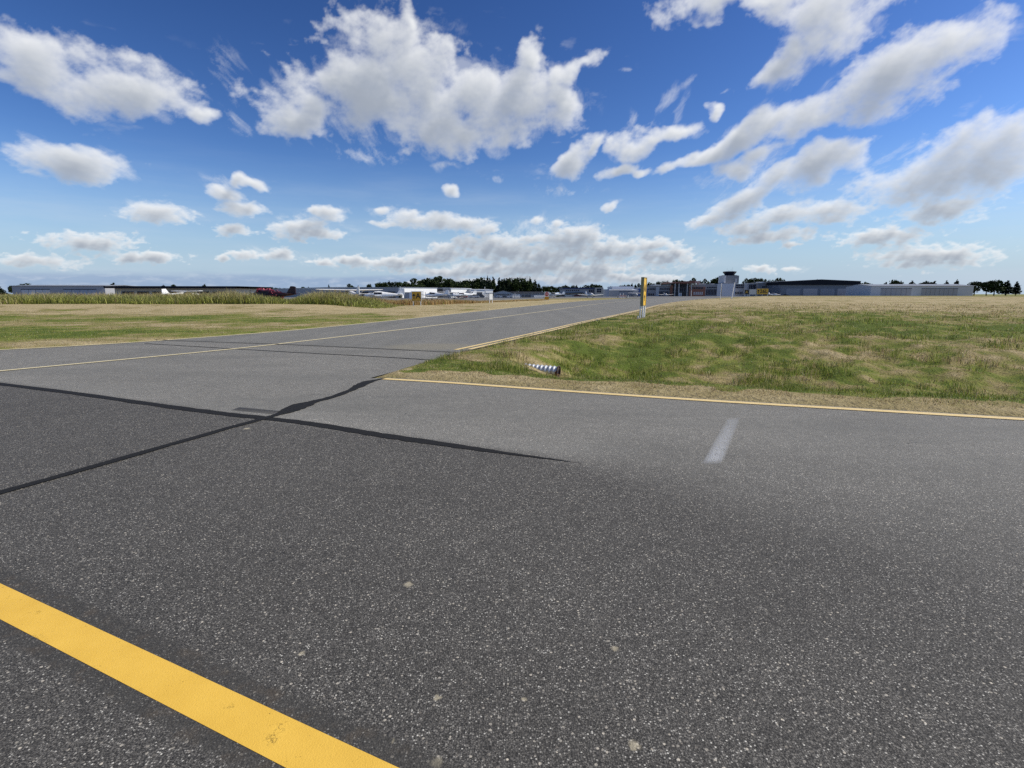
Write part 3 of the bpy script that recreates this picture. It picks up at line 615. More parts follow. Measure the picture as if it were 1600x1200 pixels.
zz, _, _, s_ = terrain(xx, yy); k = s_ > -1.5; xx, yy, hh, zz = xx[k], yy[k], hh[k], zz[k]
o = blades('dry_grass', np.stack([xx, yy], 1), hh, g.uniform(.04, .09, len(xx)), np.full(len(xx), .93), zz, .35, np.array([(.60, .43, .19), (.52, .35, .14), (.62, .48, .24), (.40, .25, .11), (.35, .23, .10)]))
tag(o, 'dry golden grass in front of the parked aeroplanes', 'dry grass', kind='stuff')
def tz(x, y): return float(terrain(np.array([x]), np.array([y]))[0][0])
exec_objects = True
# ---------------------------------------------------------------- trees
LEAF = {}
def leaf_mat(name, a, b_):
    m = bpy.data.materials.new(name); m.use_nodes = True; t = NT(m.node_tree); b = m.node_tree.nodes['Principled BSDF']
    at = t.n('ShaderNodeAttribute'); at.attribute_name = 'tint'; oi = t.n('ShaderNodeObjectInfo')
    c = t.mix(at.outputs['Fac'], a, b_); c = t.mix(t.math('MULTIPLY', oi.outputs['Random'], .35), c, tuple(x*.55 for x in a))
    t.put(b.inputs['Base Color'], c); b.inputs['Roughness'].default_value = .8; b.inputs['Specular IOR Level'].default_value = .15; LEAF[name] = m; return m
M_leaf = leaf_mat('tree_leaves', (.016, .028, .010), (.045, .068, .018)); M_leafc = leaf_mat('conifer_needles', (.010, .020, .012), (.026, .042, .020))
M_leafr = leaf_mat('red_leaves', (.20, .03, .05), (.48, .13, .17)); M_leafl = leaf_mat('light_leaves', (.035, .06, .015), (.09, .13, .03))
def crown(name, lobes, n, size, m, parent, seed):
    g = np.random.default_rng(seed); wts = np.array([l[3]*l[4]*l[5] for l in lobes])**.66; idx = g.choice(len(lobes), n, p=wts/wts.sum()); Lb = np.array(lobes)[idx]
    d = g.normal(size=(n, 3)); d /= np.linalg.norm(d, axis=1)[:, None]; rr = g.uniform(.55, 1.06, n)[:, None]
    c = Lb[:, :3]+d*rr*Lb[:, 3:6]
    a = g.normal(size=(n, 3)); a /= np.linalg.norm(a, axis=1)[:, None]; b2 = np.cross(a, g.normal(size=(n, 3))); b2 /= np.linalg.norm(b2, axis=1)[:, None]
    s = (size*g.uniform(.5, 1.3, n))[:, None]
    co = np.stack([c-a*s-b2*s*.6, c+a*s*.9-b2*s*.5, c+a*s+b2*s*.7, c-a*s*.7+b2*s], 1).reshape(-1, 3)
    ti = np.repeat(np.repeat(g.random((n, 1)), 4, axis=0), 4, axis=1)
    o = fast_mesh(name, co, np.arange(n*4), 4, m, colattr=ti); o.parent = parent; return o
def trunk(H, r, parent, seed, limbs=5):
    rr = random.Random(seed); mb = MB(); p = Vector((0, 0, -.1)); k = 5
    for i in range(k):
        q2 = Vector((rr.uniform(-.02, .02)*H, rr.uniform(-.02, .02)*H, H*(i+1)/k)); mb.cyl(p, q2, r*(1-i/k*.8), r*(1-(i+1)/k*.8), 7); p = q2
    for i in range(limbs):
        z0 = H*rr.uniform(.35, .8); a = rr.uniform(0, 6.28); mb.cyl((0, 0, z0), (math.cos(a)*H*.2, math.sin(a)*H*.2, z0+H*.16), r*.35, r*.1, 5)
    return mb.build('trunk', M_trunk, parent)
def make_tree(kind, seed, nleaf=750, m=None):
    rr = random.Random(seed); t_ = empty('broadleaf_tree' if kind == 'b' else 'conifer_tree', (0, 0, -500)); H = 10.0
    if kind == 'b':
        lobes = [(0, 0, 6.2, 3.0, 3.0, 3.2)]
        for i in range(9):
            a = rr.uniform(0, 6.28); rd = rr.uniform(1.2, 2.8); zz = rr.uniform(3.2, 8.6); s = rr.uniform(1.1, 1.9); lobes.append((math.cos(a)*rd, math.sin(a)*rd, zz, s, s, s*.9))
        trunk(8, .28, t_, seed); crown('crown', lobes, nleaf, .42, m or M_leaf, t_, seed)
    else:
        lobes = []
        for i in range(9):
            f_ = i/8; w_ = 2.1*(1-f_)**.8+.25; lobes.append((rr.uniform(-.2, .2), rr.uniform(-.2, .2), 1.8+f_*7.6, w_*rr.uniform(.85, 1.1), w_*rr.uniform(.85, 1.1), .65))
        trunk(9.4, .22, t_, seed, 3); crown('crown', lobes, nleaf, .34, M_leafc, t_, seed)
    return t_
PB = [make_tree('b', 100+i) for i in range(4)]; PC = [make_tree('c', 200+i) for i in range(3)]
PU = set()
def put_tree(proto, u, vtop, Y, wpx, label, group, rz, cat='tree'):
    if id(proto) not in PU: PU.add(id(proto)); t_ = proto
    else: t_ = copy_tree(proto)
    Ht = Zh(vtop, Y); x = X(u, Y); sx_ = (wpx/F*Y)/(7.0 if 'broad' in proto.name else 4.4)
    t_.location = (x, Y, -.1); sz = Ht/(9.6 if 'broad' in proto.name else 9.9); t_.scale = (sx_, sx_, sz); t_.rotation_euler = (0, 0, rz)
    tag(t_, label, cat, group); return t_
tr = random.Random(3)
# the dense wood behind the white hangars: skyline heights read along the picture
sky_u = [637, 650, 662, 670, 680, 690, 703, 712, 722, 732, 745, 752, 762, 771, 780, 790, 800, 812, 820, 828, 836, 842]
sky_v = [441, 436, 436, 433, 434, 432.5, 434, 438, 438, 436, 434, 432.5, 431, 432, 433, 434, 433, 432.5, 434, 433, 436, 442]
wood = []
for (a, b2) in zip(sky_u, sky_v): wood.append((a, b2, 560+tr.uniform(-12, 12), tr.uniform(16, 22)))
for a in range(646, 842, 7): wood.append((a+tr.uniform(-3, 3), float(np.interp(a, sky_u, sky_v))+tr.uniform(3, 8), 535+tr.uniform(-8, 8), tr.uniform(14, 19)))
for i, (u, v, Y, wp) in enumerate(wood):
    tall = (u > 735 and tr.random() < .55)
    put_tree(tr.choice(PC if tall else PB), u, v, Y, wp*(.62 if tall else 1), 'dark evergreen tree standing tall in the wood behind the hangars' if tall else 'dark round-crowned tree in the dense wood behind the white hangars', 'trees of the dense wood' if not tall else 'evergreens of the dense wood', tr.uniform(0, 6))
cl_far = [((395, 452), (444, 450), 447.5, 9, 'small far tree low behind the long grey roof, left of the maroon tail fin'),
 ((460, 506), 0, 448.5, 8, 'small far tree just above the long grey roof, right of the maroon tail fin'),
 ((541, 560), 0, 445, 10, 'dark tree of the small clump above the grey roof'),
 ((594, 632), 0, 438.5, 13, 'dark round tree of the clump left of the dense wood'),
 ((850, 880), 0, 447, 10, 'dark tree between the wood and the navy roofed building'),
 ((884, 912), 0, 446, 10, 'dark tree behind the left end of the navy roofed building'),
 ((913, 936), 0, 443.5, 9, 'taller dark tree behind the beige wall panel'),
 ((970, 1004), 0, 442.5, 9, 'dark tree behind the wide grey hangar, left of the post sign'),
 ((1014, 1042), 0, 439.5, 11, 'dark tree behind the west wing of the terminal'),
 ((1092, 1112), 0, 436, 11, 'dark tree behind the east wing of the terminal'),
 ((1172, 1182), 0, 434.5, 13, 'dark tree right of the control tower'),
 ((1190, 1222), 0, 436, 9, 'dark tree behind the grey office wing')]
for (rg, _, v, wp, lab) in cl_far:
    a, b2 = rg; k = max(1, int((b2-a)/(wp*.55)))
    if rg[0] == 395: a, b2 = 418, 445; k = 4
    for i in range(k+1):
        u = a+(b2-a)*i/k
        put_tree(tr.choice(PB+PC[:1]), u, v+tr.uniform(-1.5, 2.8), 620+tr.uniform(-25, 25), wp*tr.uniform(.8, 1.2), lab, 'trees: '+lab[:40].strip(), tr.uniform(0, 6))
for (u, v, Y, wp, lab) in ((514.5, 444, 600, 5, 'lone pointed tree standing above the long grey roof'), (578, 443, 600, 10, 'single round tree above the roof left of the tail fin'), (954, 447, 600, 6, 'small tree above the narrow grey wall right of the beige panel'),
   (962, 447, 600, 7, 'second small tree right of the beige panel'), (1055, 435.5, 620, 14, 'round tree behind the left half of the brown canopy'), (1066, 437, 620, 12, 'round tree behind the middle of the brown canopy'),
   (1081, 435.5, 620, 13, 'round tree behind the right half of the brown canopy'), (1118, 433, 600, 17, 'big round tree just left of the control tower'), (1163, 436, 600, 9, 'small round tree just right of the control tower'), (1176, 433, 600, 15, 'largest dark tree right of the control tower'),
   (1186, 433.5, 600, 12, 'tall dark tree beside the largest one right of the tower')):
    put_tree(PC[0] if 'pointed' in lab else tr.choice(PB), u, v, Y, wp, lab, None, tr.uniform(0, 6))
for (a, b2, v, wp, lab, side) in ((0, 330, 446, 16, 'dark tree on the skyline left of the pale flat roofed building', 'far left trees'), (1262, 1600, 441, 17, 'dark tree on the skyline right of the dark roofed hangar', 'far right trees')):
    u = a
    while u < b2:
        put_tree(tr.choice(PB+PC), u, v+tr.uniform(-5, 4), 620+tr.uniform(-30, 30), wp*tr.uniform(.8, 1.3), lab, side, tr.uniform(0, 6)); u += tr.uniform(8, 22)
for p_ in PB+PC:
    if id(p_) not in PU: put_tree(p_, 30, 444, 640, 16, 'dark tree on the skyline left of the pale flat roofed building', 'far left trees', 0)
def bush(name, u, vtop, Y, wpx, m, label, n=500, lobe=None, seed=5, cat='bush'):
    x = X(u, Y); z0 = max(tz(x, Y), -.1); H = Zh(vtop, Y)-z0; W = wpx/F*Y/2; t_ = empty(name, (x, Y, z0), 0, label, cat)
    lobes = [(0, 0, H*.5, W*.75, W*.75, H*.5)]; rr = random.Random(seed)
    for i in range(6): lobes.append((rr.uniform(-W, W)*.65, rr.uniform(-W, W)*.4, H*rr.uniform(.3, .72), W*.38, W*.38, H*.3))
    crown('foliage', lobes, n, min(.16, W*.12)+.02, m, t_, seed)
    mb = MB(); [mb.cyl((0, 0, -.05), (rr.uniform(-W, W)*.5, rr.uniform(-W, W)*.3, H*.6), .04, .015, 5) for _ in range(5)]; mb.build('stems', M_trunk, t_); return t_
bush('red_bush', 414, 450.3, 84, 27, M_leafr, 'larger rounded wine-red bush behind the tall grass, left of the maroon tail fin', 900, seed=5)
bush('red_bush', 432, 453.5, 83, 24, M_leafr, 'lower wine-red bush sloping towards the maroon tail fin', 700, seed=6)
bush('green_bush', 626.5, 456, 205, 9, M_leaf, 'dark green bush between the grey roofed hangar and the small grey shed', 260, seed=7)
bush('light_green_bush', 872, 458, 290, 9, M_leafl, 'light green bush beside the left end of the navy roofed building', 260, seed=8)

# ---------------------------------------------------------------- buildings
def ulen(C, d, u):                          # length along d from C until it is seen at picture column u
    k = (u-800)/F*math.cos(TH); return (k*C[1]-C[0])/(d[0]-k*d[1])
def base(name, label, cat, u, Y, rot=0, group=None, z=0.0):
    return empty(name, (X(u, Y), Y, z), R(rot), label, cat, group)
def windows(par, x0, x1, z0, z1, n, gap=.25, m=None, y=-.06, name='window'):
    w_ = (x1-x0-gap*(n-1))/n
    for i in range(n):
        a = x0+i*(w_+gap); o = MB().box(a, a+w_, y, y+.05, z0, z1).build(name, m or M_glass, par)
        f_ = MB().box(a-.06, a, y-.02, y+.05, z0-.06, z1+.06).box(a+w_, a+w_+.06, y-.02, y+.05, z0-.06, z1+.06).box(a, a+w_, y-.02, y+.05, z1, z1+.06).box(a, a+w_, y-.02, y+.05, z0-.06, z0)
        f_.build('frame', M_grey, o)
def gable_shed(name, label, uL, uR, Y, depth, vEave, vPeak, mw, mr, rot=0, ridge='y', door=None, cat='hangar', uLeft=None, group=None):
    C = (X(uL, Y), Y); d = (math.cos(R(rot)), math.sin(R(rot))); W = ulen(C, d, uR)
    if uLeft is not None: depth = ulen(C, (-d[1], d[0]), uLeft)
    He = Zh(vEave, Y); Hp = Zh(vPeak, Y); e = base(name, label, cat, uL, Y, rot, group)
    if ridge == 'y':                        # gable faces the camera
        MB().prism([(0, -.2), (W, -.2), (W, He), (W/2, Hp), (0, He)], 'y', 0, depth).build('wall', mw, e)
        o_ = .35; sl = (Hp-He)/(W/2)
        MB().prism([(-o_, He-sl*o_+.03), (W/2, Hp+.03), (W+o_, He-sl*o_+.03), (W+o_, He-sl*o_+.2), (W/2, Hp+.22), (-o_, He-sl*o_+.2)], 'y', -.4, depth+.4).build('roof', mr, e)
    else:
        MB().prism([(0, -.2), (depth, -.2), (depth, He), (depth/2, Hp), (0, He)], 'x', 0, W).build('wall', mw, e)
        o_ = .3; sl = (Hp-He)/(depth/2)
        MB().prism([(-o_, He-sl*o_+.03), (depth/2, Hp+.03), (depth+o_, He-sl*o_+.03), (depth+o_, He-sl*o_+.18), (depth/2, Hp+.2), (-o_, He-sl*o_+.18)], 'x', -.3, W+.3).build('roof', mr, e)
    if door:
        for (a, b2, h_, m_) in door:
            o = MB().box(W*a, W*b2, -.10, -.01, 0, He*h_).build('hangar_door', m_, e)
            MB().box(W*a-.12, W*b2+.12, -.14, -.02, He*h_+.01, He*h_+.25).build('door_rail', M_dark, o)
            k = max(2, int((b2-a)*W/2.5))
            for i in range(1, k): MB().box(W*(a+(b2-a)*i/k)-.04, W*(a+(b2-a)*i/k)+.04, -.125, -.10, .02, He*h_-.02).build('door_seam', M_dark, o)
    return e, W, He, depth
# long grey hangar with the bright white end
e, W, He, dp = gable_shed('long_hangar', 'long low grey-sided hangar with bright white end wall behind the up-arrow A sign', 625, 683, 230, 20, 449.2, 447.8, M_hangw, M_roofg, 50, 'x', None, uLeft=426)
MB().box(-.12, -.01, 1, dp-.5, 0, He-.05).build('side_cladding', M_hangg, e)
for k in range(7):
    MB().box(-.2, -.13, 3+k*6.5, 8+k*6.5, 0, He*.62).build('side_door', M_dark if k % 3 == 0 else M_roofg, e)
MB().box(6, 13, -.12, -.01, 0, 3.0).build('hangar_door', M_palegrey, e)
e = base('shed', 'small grey shed with pale end standing left of the up-arrow A sign', 'shed', 631, 200)
Wd = X(645, 200)-X(631, 200); MB().box(0, Wd*.6, 0, 4, -.1, Zh(457.3, 200)).build('wall', M_hangg, e); MB().box(Wd*.6, Wd, .02, 4, -.1, Zh(457.6, 200)).build('end_wall', M_hangw, e)
MB().box(-.1, Wd+.1, -.15, 4.1, Zh(457.2, 200), Zh(457.2, 200)+.15).build('roof', M_roofg, e)
e, W, He, dp = gable_shed('hangar', 'white hangar with dark grey left side, second behind the signs', 705, 736, 250, 18, 451, 450.4, M_hangw, M_lroof, 50, 'x', None, uLeft=684)
MB().box(-.12, -.01, .5, dp*.6, 0, He+.5).build('sliding_door', M_hangg, e); MB().box(-.2, -.13, dp*.62, dp*.97, 0, He+.7).build('dark_door', M_dark, e)
e, W, He, dp = gable_shed('hangar', 'pale hangar with grey wall panel and a white right end above the wire fence', 736, 770, 255, 16, 452.8, 452.2, M_hangw, M_lroof, 24, 'x', [(.05, .5, .62, M_dark)])
MB().box(W*.66, W, -.14, -.01, He*.55, He-.02).build('white_panel', M_white, e)
e, W, He, dp = gable_shed('gable_hangar', 'blue-grey gabled hangar with black roof left of the stop sign', 771.5, 801, 240, 18, 457.5, 454, M_hangb, M_dkroof, 0, 'y', [(.12, .88, .62, corr('blue_grey_door', (.22, .27, .36)))])
e, W, He, dp = gable_shed('hangar', 'low dark roofed hangar row with a white wall between gabled hangar and stop sign', 801, 852, 256, 14, 459.2, 456, M_roofg, M_dkroof, 13, 'x', None)
MB().box(0, W*.22, -.12, -.01, 0, He-.1).build('white_wall', M_hangw, e); MB().box(W*.6, W*.98, -3, -2.7, 0, 1.05).build('low_wall', M_white, e)
MB().box(W*.28, W*.55, -.1, -.01, 0, He*.75).build('hangar_door', M_dark, e)
# far left flat roofed building
e = base('flat_roofed_building', 'cream building with dark overhanging flat roof at the far left behind the tall grass', 'building', 180, 150)
w0 = X(368, 150)-X(180, 150); H_ = Zh(450.5, 150); MB().box(0, w0, 0, 18, -.2, H_).build('wall', mat('cream_wall', (.52, .48, .42), .8), e)
MB().prism([(-1.5, H_+.02), (w0+1.6, H_+.02), (w0+.6, H_-.35+.37), (w0+1.9, H_+.55), (-1.5, H_+.6)], 'y', -2.0, 19).build('roof', M_dkroof, e)
windows(e, 2, w0-3, 1.0, 2.3, 7, .9)
e, W, He, dp = gable_shed('hangar', 'grey metal hangar far left of the cream building', 20, 165, 210, 25, 447, 445, M_hangg, M_roofg, 6, 'x', [(.1, .4, .7, M_palegrey), (.55, .9, .7, M_hangb)])
# navy roofed building
Y0 = 330; e = base('navy_roofed_building', 'wide grey building with navy blue roof edge and sloping dark canopy, behind the parked cars', 'building', 880, Y0)
def S(u): return X(u, Y0)-X(880, Y0)
H_ = Zh(451.6, Y0); MB().box(0, S(931), 0, 25, -.2, H_).build('wall', mat('grey_block', (.33, .34, .36), .8), e); MB().box(-.5, S(930)-.2, -.5, 25.3, H_+.02, Zh(449.6, Y0)).build('roof_edge', M_blueroof, e)
c_ = [(S(882), Zh(457.6, Y0)), (S(905), Zh(456.8, Y0)), (S(909), Zh(456.9, Y0)), (S(919), Zh(461.2, Y0)), (S(919), Zh(462.1, Y0)), (S(908), Zh(457.9, Y0)), (S(882), Zh(458.5, Y0))]
MB().prism(c_, 'y', -1.8, -.05).build('sloping_canopy', M_dark, e); MB().box(S(883), S(906), -.14, -.02, .0, Zh(459, Y0)).build('hangar_door', M_hangg, e)
windows(e, S(884), S(905), Zh(454.8, Y0), Zh(453.2, Y0), 7, .5); windows(e, S(920), S(927.5), Zh(457, Y0), Zh(452.6, Y0), 3, .3)
o = MB().box(S(929), S(942), -1.6, 20, -.2, Zh(449.4, Y0)).build('beige_wall', M_beige, e); p_ = MB().box(S(931.8), S(938.6), -1.68, -1.61, Zh(457, Y0), Zh(451, Y0)).build('window', M_glass, o)
MB().box(S(931.8), S(938.6), -1.74, -1.69, Zh(454.3, Y0), Zh(453.8, Y0)).box(S(935), S(935.4), -1.75, -1.69, Zh(457, Y0), Zh(451, Y0)).build('frame', M_grey, p_)
MB().box(S(942.2), S(951.8), .5, 20, -.2, Zh(452, Y0)).build('side_wall', M_hangb, e)
e, W, He, dp = gable_shed('wide_hangar', 'wide grey ribbed hangar with white roof, left of the upright post sign', 952, 997, 345, 30, 453.6, 452.2, M_hangg, M_lroof, 0, 'x', [(.35, .8, .8, M_grey)])
MB().box(W*.2, W*.96, 10, 28, He+.8, He+2.6).build('raised_roof', M_lroof, e)
e = base('blue_building', 'dark blue walled building partly behind the upright post sign', 'building', 997.5, 362)
w_ = X(1012, 362)-X(997.5, 362); H_ = Zh(450.5, 362); MB().box(0, w_, 0, 20, -.2, H_).build('wall', mat('blue_wall', (.05, .10, .26), .6), e); MB().box(-.3, w_+.3, -.3, 20.3, H_+.02, H_+.4).build('roof_edge', M_lroof, e); windows(e, 1, w_-1, 1, 3, 2, .5)
# terminal
Y0 = 400; e = base('terminal_building', 'grey terminal with brick wings and brown columned entrance canopy, left of the control tower', 'terminal', 1012, Y0)
def S(u): return X(u, Y0)-X(1012, Y0)
def Hh(v): return Zh(v, Y0)
mg = mat('terminal_grey', (.29, .285, .28), .8); mg2 = mat('terminal_light_grey', (.50, .50, .49), .8)
MB().box(0, S(1048), 0, 25, -.2, Hh(447)).build('west_wing', mg, e); MB().box(S(1010), S(1048)-.1, -.6, 25.3, Hh(447)+.02, Hh(446.2)).build('parapet', mg2, e)
MB().box(S(1022), S(1034), 3, 12, Hh(446.1), Hh(444.6)).build('rooftop_unit', mg2, e)
windows(e, S(1012.5), S(1024), Hh(453), Hh(450.5), 5, .3); windows(e, S(1031), S(1046), Hh(452.6), Hh(450.4), 6, .3); windows(e, S(1030), S(1044), Hh(461.5), Hh(455), 6, .35); windows(e, S(1013), S(1022), Hh(461.8), Hh(458.5), 3, .5)
MB().box(S(1024.5), S(1029.5), -.3, -.02, 0, Hh(448)).build('stair_panel', mg2, e); MB().box(S(1046.2), S(1050.4), -.5, -.02, 0, Hh(446)).build('brick_pier', M_brick, e)
en = MB().box(S(1048.2), S(1076), 1, 24, -.2, Hh(443.2)).build('entrance_hall', M_dark, e)
MB().prism([(S(1046.5), Hh(443)), (S(1084), Hh(443)), (S(1088), Hh(440.6)), (S(1080), Hh(438.8)), (S(1052), Hh(440.8)), (S(1046.5), Hh(441.6))], 'y', -7, 24).build('canopy', M_brown, e)
MB().box(S(1080), S(1088), -7.1, 10, Hh(442.7), Hh(439.6)).build('canopy_end', mat('sunlit_fascia', (.55, .33, .28), .7), e)  # sunlit end of the brown canopy, its light put into the paler colour
for u in (1050.4, 1056.4, 1069.2, 1075.6): MB().cyl((S(u), -6, 0), (S(u), -6, Hh(443)), .32, .32, 10).build('column', mg2, e)
windows(e, S(1052), S(1075), Hh(449), Hh(444.5), 5, .3, y=.9); windows(e, S(1052), S(1075), Hh(455.5), Hh(450.5), 7, .3, y=.9)
for u in (1061, 1063.6): MB().box(S(u), S(u+2.1), .8, .88, 0, Hh(457.6)).build('door', M_white, e)
ea = MB().box(S(1076.2), S(1125.6), 0, 25, -.2, Hh(444.2)).build('east_wing', mg, e)
MB().box(S(1076.6), S(1101.5), -.2, -.02, 0, Hh(448.2)).build('brick_face', M_brick, e)
windows(e, S(1081), S(1098), Hh(451.5), Hh(448.8), 7, .3, y=-.3); windows(e, S(1083.5), S(1097.5), Hh(460.6), Hh(456.2), 5, .7, M_palegrey, y=-.3, name='door')
windows(e, S(1104), S(1119), Hh(450.4), Hh(448.2), 6, .3); windows(e, S(1103), S(1119), Hh(460.8), Hh(452), 7, .25)
for u in (1094, 1101, 1114): MB().box(S(u), S(u+4.5), 4, 9, Hh(444.1), Hh(442.8)).build('rooftop_unit', mg2, e)
MB().box(S(1119.6), S(1125.4), -.5, -.02, 0, Hh(444.6)).build('grey_pier', M_palegrey, e)
# control tower with its base hall
e = base('control_tower', 'grey control tower with dark flared glass cab and rooftop aerials above a blank pale hall', 'control tower', 1126, 402); Y0 = 402
def S(u): return X(u, Y0)-X(1126, Y0)
MB().box(0, S(1146.5), -2, 22, -.2, Zh(443.2, Y0)).build('base_hall', mat('pale_grey_cladding', (.66, .65, .66), .7), e)
MB().box(S(1133.5), S(1156.5), 4, 15, Zh(443.1, Y0), Zh(430.2, Y0)).build('shaft', mat('tower_grey', (.24, .245, .25), .8), e)
MB().box(S(1133.2), S(1135.6), 3.8, 15.2, Zh(441.6, Y0), Zh(430, Y0)).build('corner_panel', M_palegrey, e); MB().box(S(1151), S(1153), 3.85, 3.98, Zh(441, Y0), Zh(435, Y0)).build('side_window', M_palegrey, e)  # the second box is a plain pale grey stripe on the shaft
cxx = (S(1136)+S(1155.6))/2; 
def octr(r, z): return [(cxx+r*math.cos(math.pi/8+i*math.pi/4), 9.5+r*math.sin(math.pi/8+i*math.pi/4), z) for i in range(8)]
MB().loft([octr(5.6, Zh(430.1, Y0)), octr(5.6, Zh(429.4, Y0))]).build('cab_floor', M_dark, e)
MB().loft([octr(3.1, Zh(429.4, Y0)), octr(4.75, Zh(424.6, Y0))]).build('glass_cab', M_glass, e)
MB().loft([octr(4.95, Zh(424.6, Y0)), octr(5.0, Zh(423.8, Y0)), octr(4.2, Zh(423.3, Y0))]).build('cab_roof', M_dark, e)
for i in range(8):
    a = math.pi/8+i*math.pi/4; MB().cyl((cxx+3.15*math.cos(a), 9.5+3.15*math.sin(a), Zh(429.4, Y0)), (cxx+4.8*math.cos(a), 9.5+4.8*math.sin(a), Zh(424.6, Y0)), .07, .07, 5).build('mullion', M_dark, e)
for (du, vt) in ((-4.5, 417.5), (-2, 420.5), (0, 421), (2.2, 419), (4.6, 416.5)): MB().cyl((cxx+du*.47, 9.5, Zh(423.3, Y0)), (cxx+du*.47, 9.5, Zh(vt, Y0)), .06, .04, 5).build('aerial', M_grey, e)
# link offices and right wing
Y0 = 404; e = base('office_building', 'grey office block with navy windows and a red panel between control tower and dark hangar', 'office building', 1147, Y0)
def S(u): return X(u, Y0)-X(1147, Y0)
def Hh(v): return Zh(v, Y0)
MB().box(0, S(1180), 0, 20, -.2, Hh(443.6)).build('link_block', M_hangg, e); windows(e, S(1148), S(1161), Hh(447), Hh(444.2), 5, .25); windows(e, S(1148), S(1161), Hh(450.2), Hh(447.7), 5, .25); windows(e, S(1148), S(1160), Hh(459.5), Hh(456), 5, .4)
MB().box(S(1162), S(1165), -.8, -.02, 0, Hh(442)).build('pier', mg2, e); windows(e, S(1169.5), S(1179.5), Hh(451.5), Hh(444.4), 4, .25)
MB().box(S(1180.1), S(1218.5), -3, 18, -.2, Hh(442.8)).build('right_wing', mg, e); MB().box(S(1179.6), S(1219), -3.6, 18.4, Hh(442.8)+.02, Hh(441.8)).build('parapet', mg2, e)
windows(e, S(1187), S(1196), Hh(449.4), Hh(447.4), 4, .25, y=-3.1); windows(e, S(1203), S(1213), Hh(449), Hh(447.2), 4, .25, y=-3.1); windows(e, S(1189), S(1212), Hh(460), Hh(453), 8, .3, y=-3.1)
MB().box(S(1213.6), S(1217), -3.2, -3.02, 0.5, Hh(448.4)).build('red_panel', mat('rust_red_panel', (.28, .07, .04), .7), e)
for (u, uw) in ((1186, 8), (1202, 5), (1213, 4)): MB().box(S(u), S(u+uw), 2, 7, Hh(441.7), Hh(440.2)).build('rooftop_unit', M_palegrey, e)
Y0 = 380; e = base('dark_roofed_hangar', 'large grey hangar with deep black roof edge, rightmost of the far buildings', 'hangar', 1219, Y0)
w_ = X(1340, Y0)-X(1219, Y0); MB().box(0, w_, 0, 40, -.2, Zh(445.2, Y0)).build('wall', corr('slate_cladding', (.16, .18, .21)), e)
MB().prism([(-.6, Zh(445.1, Y0)), (w_+.6, Zh(445.1, Y0)), (w_+.6, Zh(439.5, Y0)), (w_*.5, Zh(437, Y0)), (-.6, Zh(440.2, Y0))], 'y', -1.2, 41).build('roof_edge', M_dkroof, e)
MB().prism([(-.9, Zh(440.2, Y0)+.02), (w_*.5, Zh(437, Y0)+.03), (w_+.9, Zh(439.5, Y0)+.02), (w_+.9, Zh(439.2, Y0)), (w_*.5, Zh(436.5, Y0)), (-.9, Zh(439.8, Y0))], 'y', -1.5, 41.5).build('roof', M_roofg, e)
for k in range(4): MB().box(4+k*12, 14+k*12, -.12, -.01, 0, 5.4).build('hangar_door', M_hangg if k % 2 else M_roofg, e)
gable_shed('hangar', 'pale grey hangar beyond the right end of the dark roofed hangar', 1360, 1520, 330, 30, 447, 444, M_palegrey, M_roofg, -6, 'x', [(.1, .4, .75, M_hangg), (.5, .85, .75, M_hangg)])

# ---------------------------------------------------------------- signs
def text_part(txt, size, m, parent, loc, rz=0, sx=1.0):
    cu = bpy.data.curves.new('lettering', 'FONT'); cu.body = txt; cu.size = size; cu.extrude = .004; cu.offset = size*.018; cu.align_x = 'CENTER'; cu.align_y = 'CENTER'
    to = bpy.data.objects.new('lettering_curve', cu); col.objects.link(to); dg = bpy.context.evaluated_depsgraph_get(); me = bpy.data.meshes.new_from_object(to.evaluated_get(dg))
    bpy.data.objects.remove(to); me.name = 'lettering'; me.materials.clear(); me.materials.append(m)
    me.transform(Matrix.Scale(sx, 4, (1, 0, 0))); me.transform(Matrix.Rotation(R(90), 4, 'X'))
    o = bpy.data.objects.new('lettering', me); col.objects.link(o); o.parent = parent; o.location = loc; return o
def arrow(parent, x, z, h_, m, y):
    w_ = h_*.5; return MB().prism([(x-h_*.07, z-h_/2), (x+h_*.07, z-h_/2), (x+h_*.07, z+h_*.1), (x+w_/2, z+h_*.02), (x+w_/2, z+h_*.16), (x, z+h_/2), (x-w_/2, z+h_*.16), (x-w_/2, z+h_*.02), (x-h_*.07, z+h_*.1)], 'y', y-.006, y).build('arrow', m, parent)
def board(e, x0, x1, z0, z1, m, th=.16, name='panel', legs=(), leg_h=None, legm=None):
    MB().box(x0, x1, -th/2, th/2, z0, z1).build(name, m, e, bevel=.012)
    fr = MB().box(x0-.03, x1+.03, -th/2-.012, th/2+.012, z1+.001, z1+.035).box(x0-.03, x1+.03, -th/2-.012, th/2+.012, z0-.035, z0-.001); fr.box(x0-.03, x0-.002, -th/2-.012, th/2+.012, z0, z1).box(x1+.002, x1+.03, -th/2-.012, th/2+.012, z0, z1)
    fr.build('frame', M_grey, e)
    for lx in legs:
        l = MB().box(lx-.04, lx+.04, -.04, .04, -.1, z0-.036).build('leg', legm or M_white, e)
# up-arrow A sign
Ys = 71; xs = X(651, Ys); z0 = tz(xs, Ys); e = empty('taxiway_sign', (xs, Ys, z0), R(-4), 'yellow sign with up arrow and letter A on two white legs in the dry grass', 'sign')
zb = Zh(470, Ys)-z0; zt = Zh(456, Ys)-z0; hw = (X(658, Ys)-X(644, Ys))/2; board(e, -hw, hw, zb, zt, M_signy, .2, legs=(-hw+.12, hw-.08)); 
arrow(e, -hw*.58, (zb+zt)/2, .72, M_black, -.112); text_part('A', .98, M_black, e, (hw*.36, -.112, (zb+zt)/2))
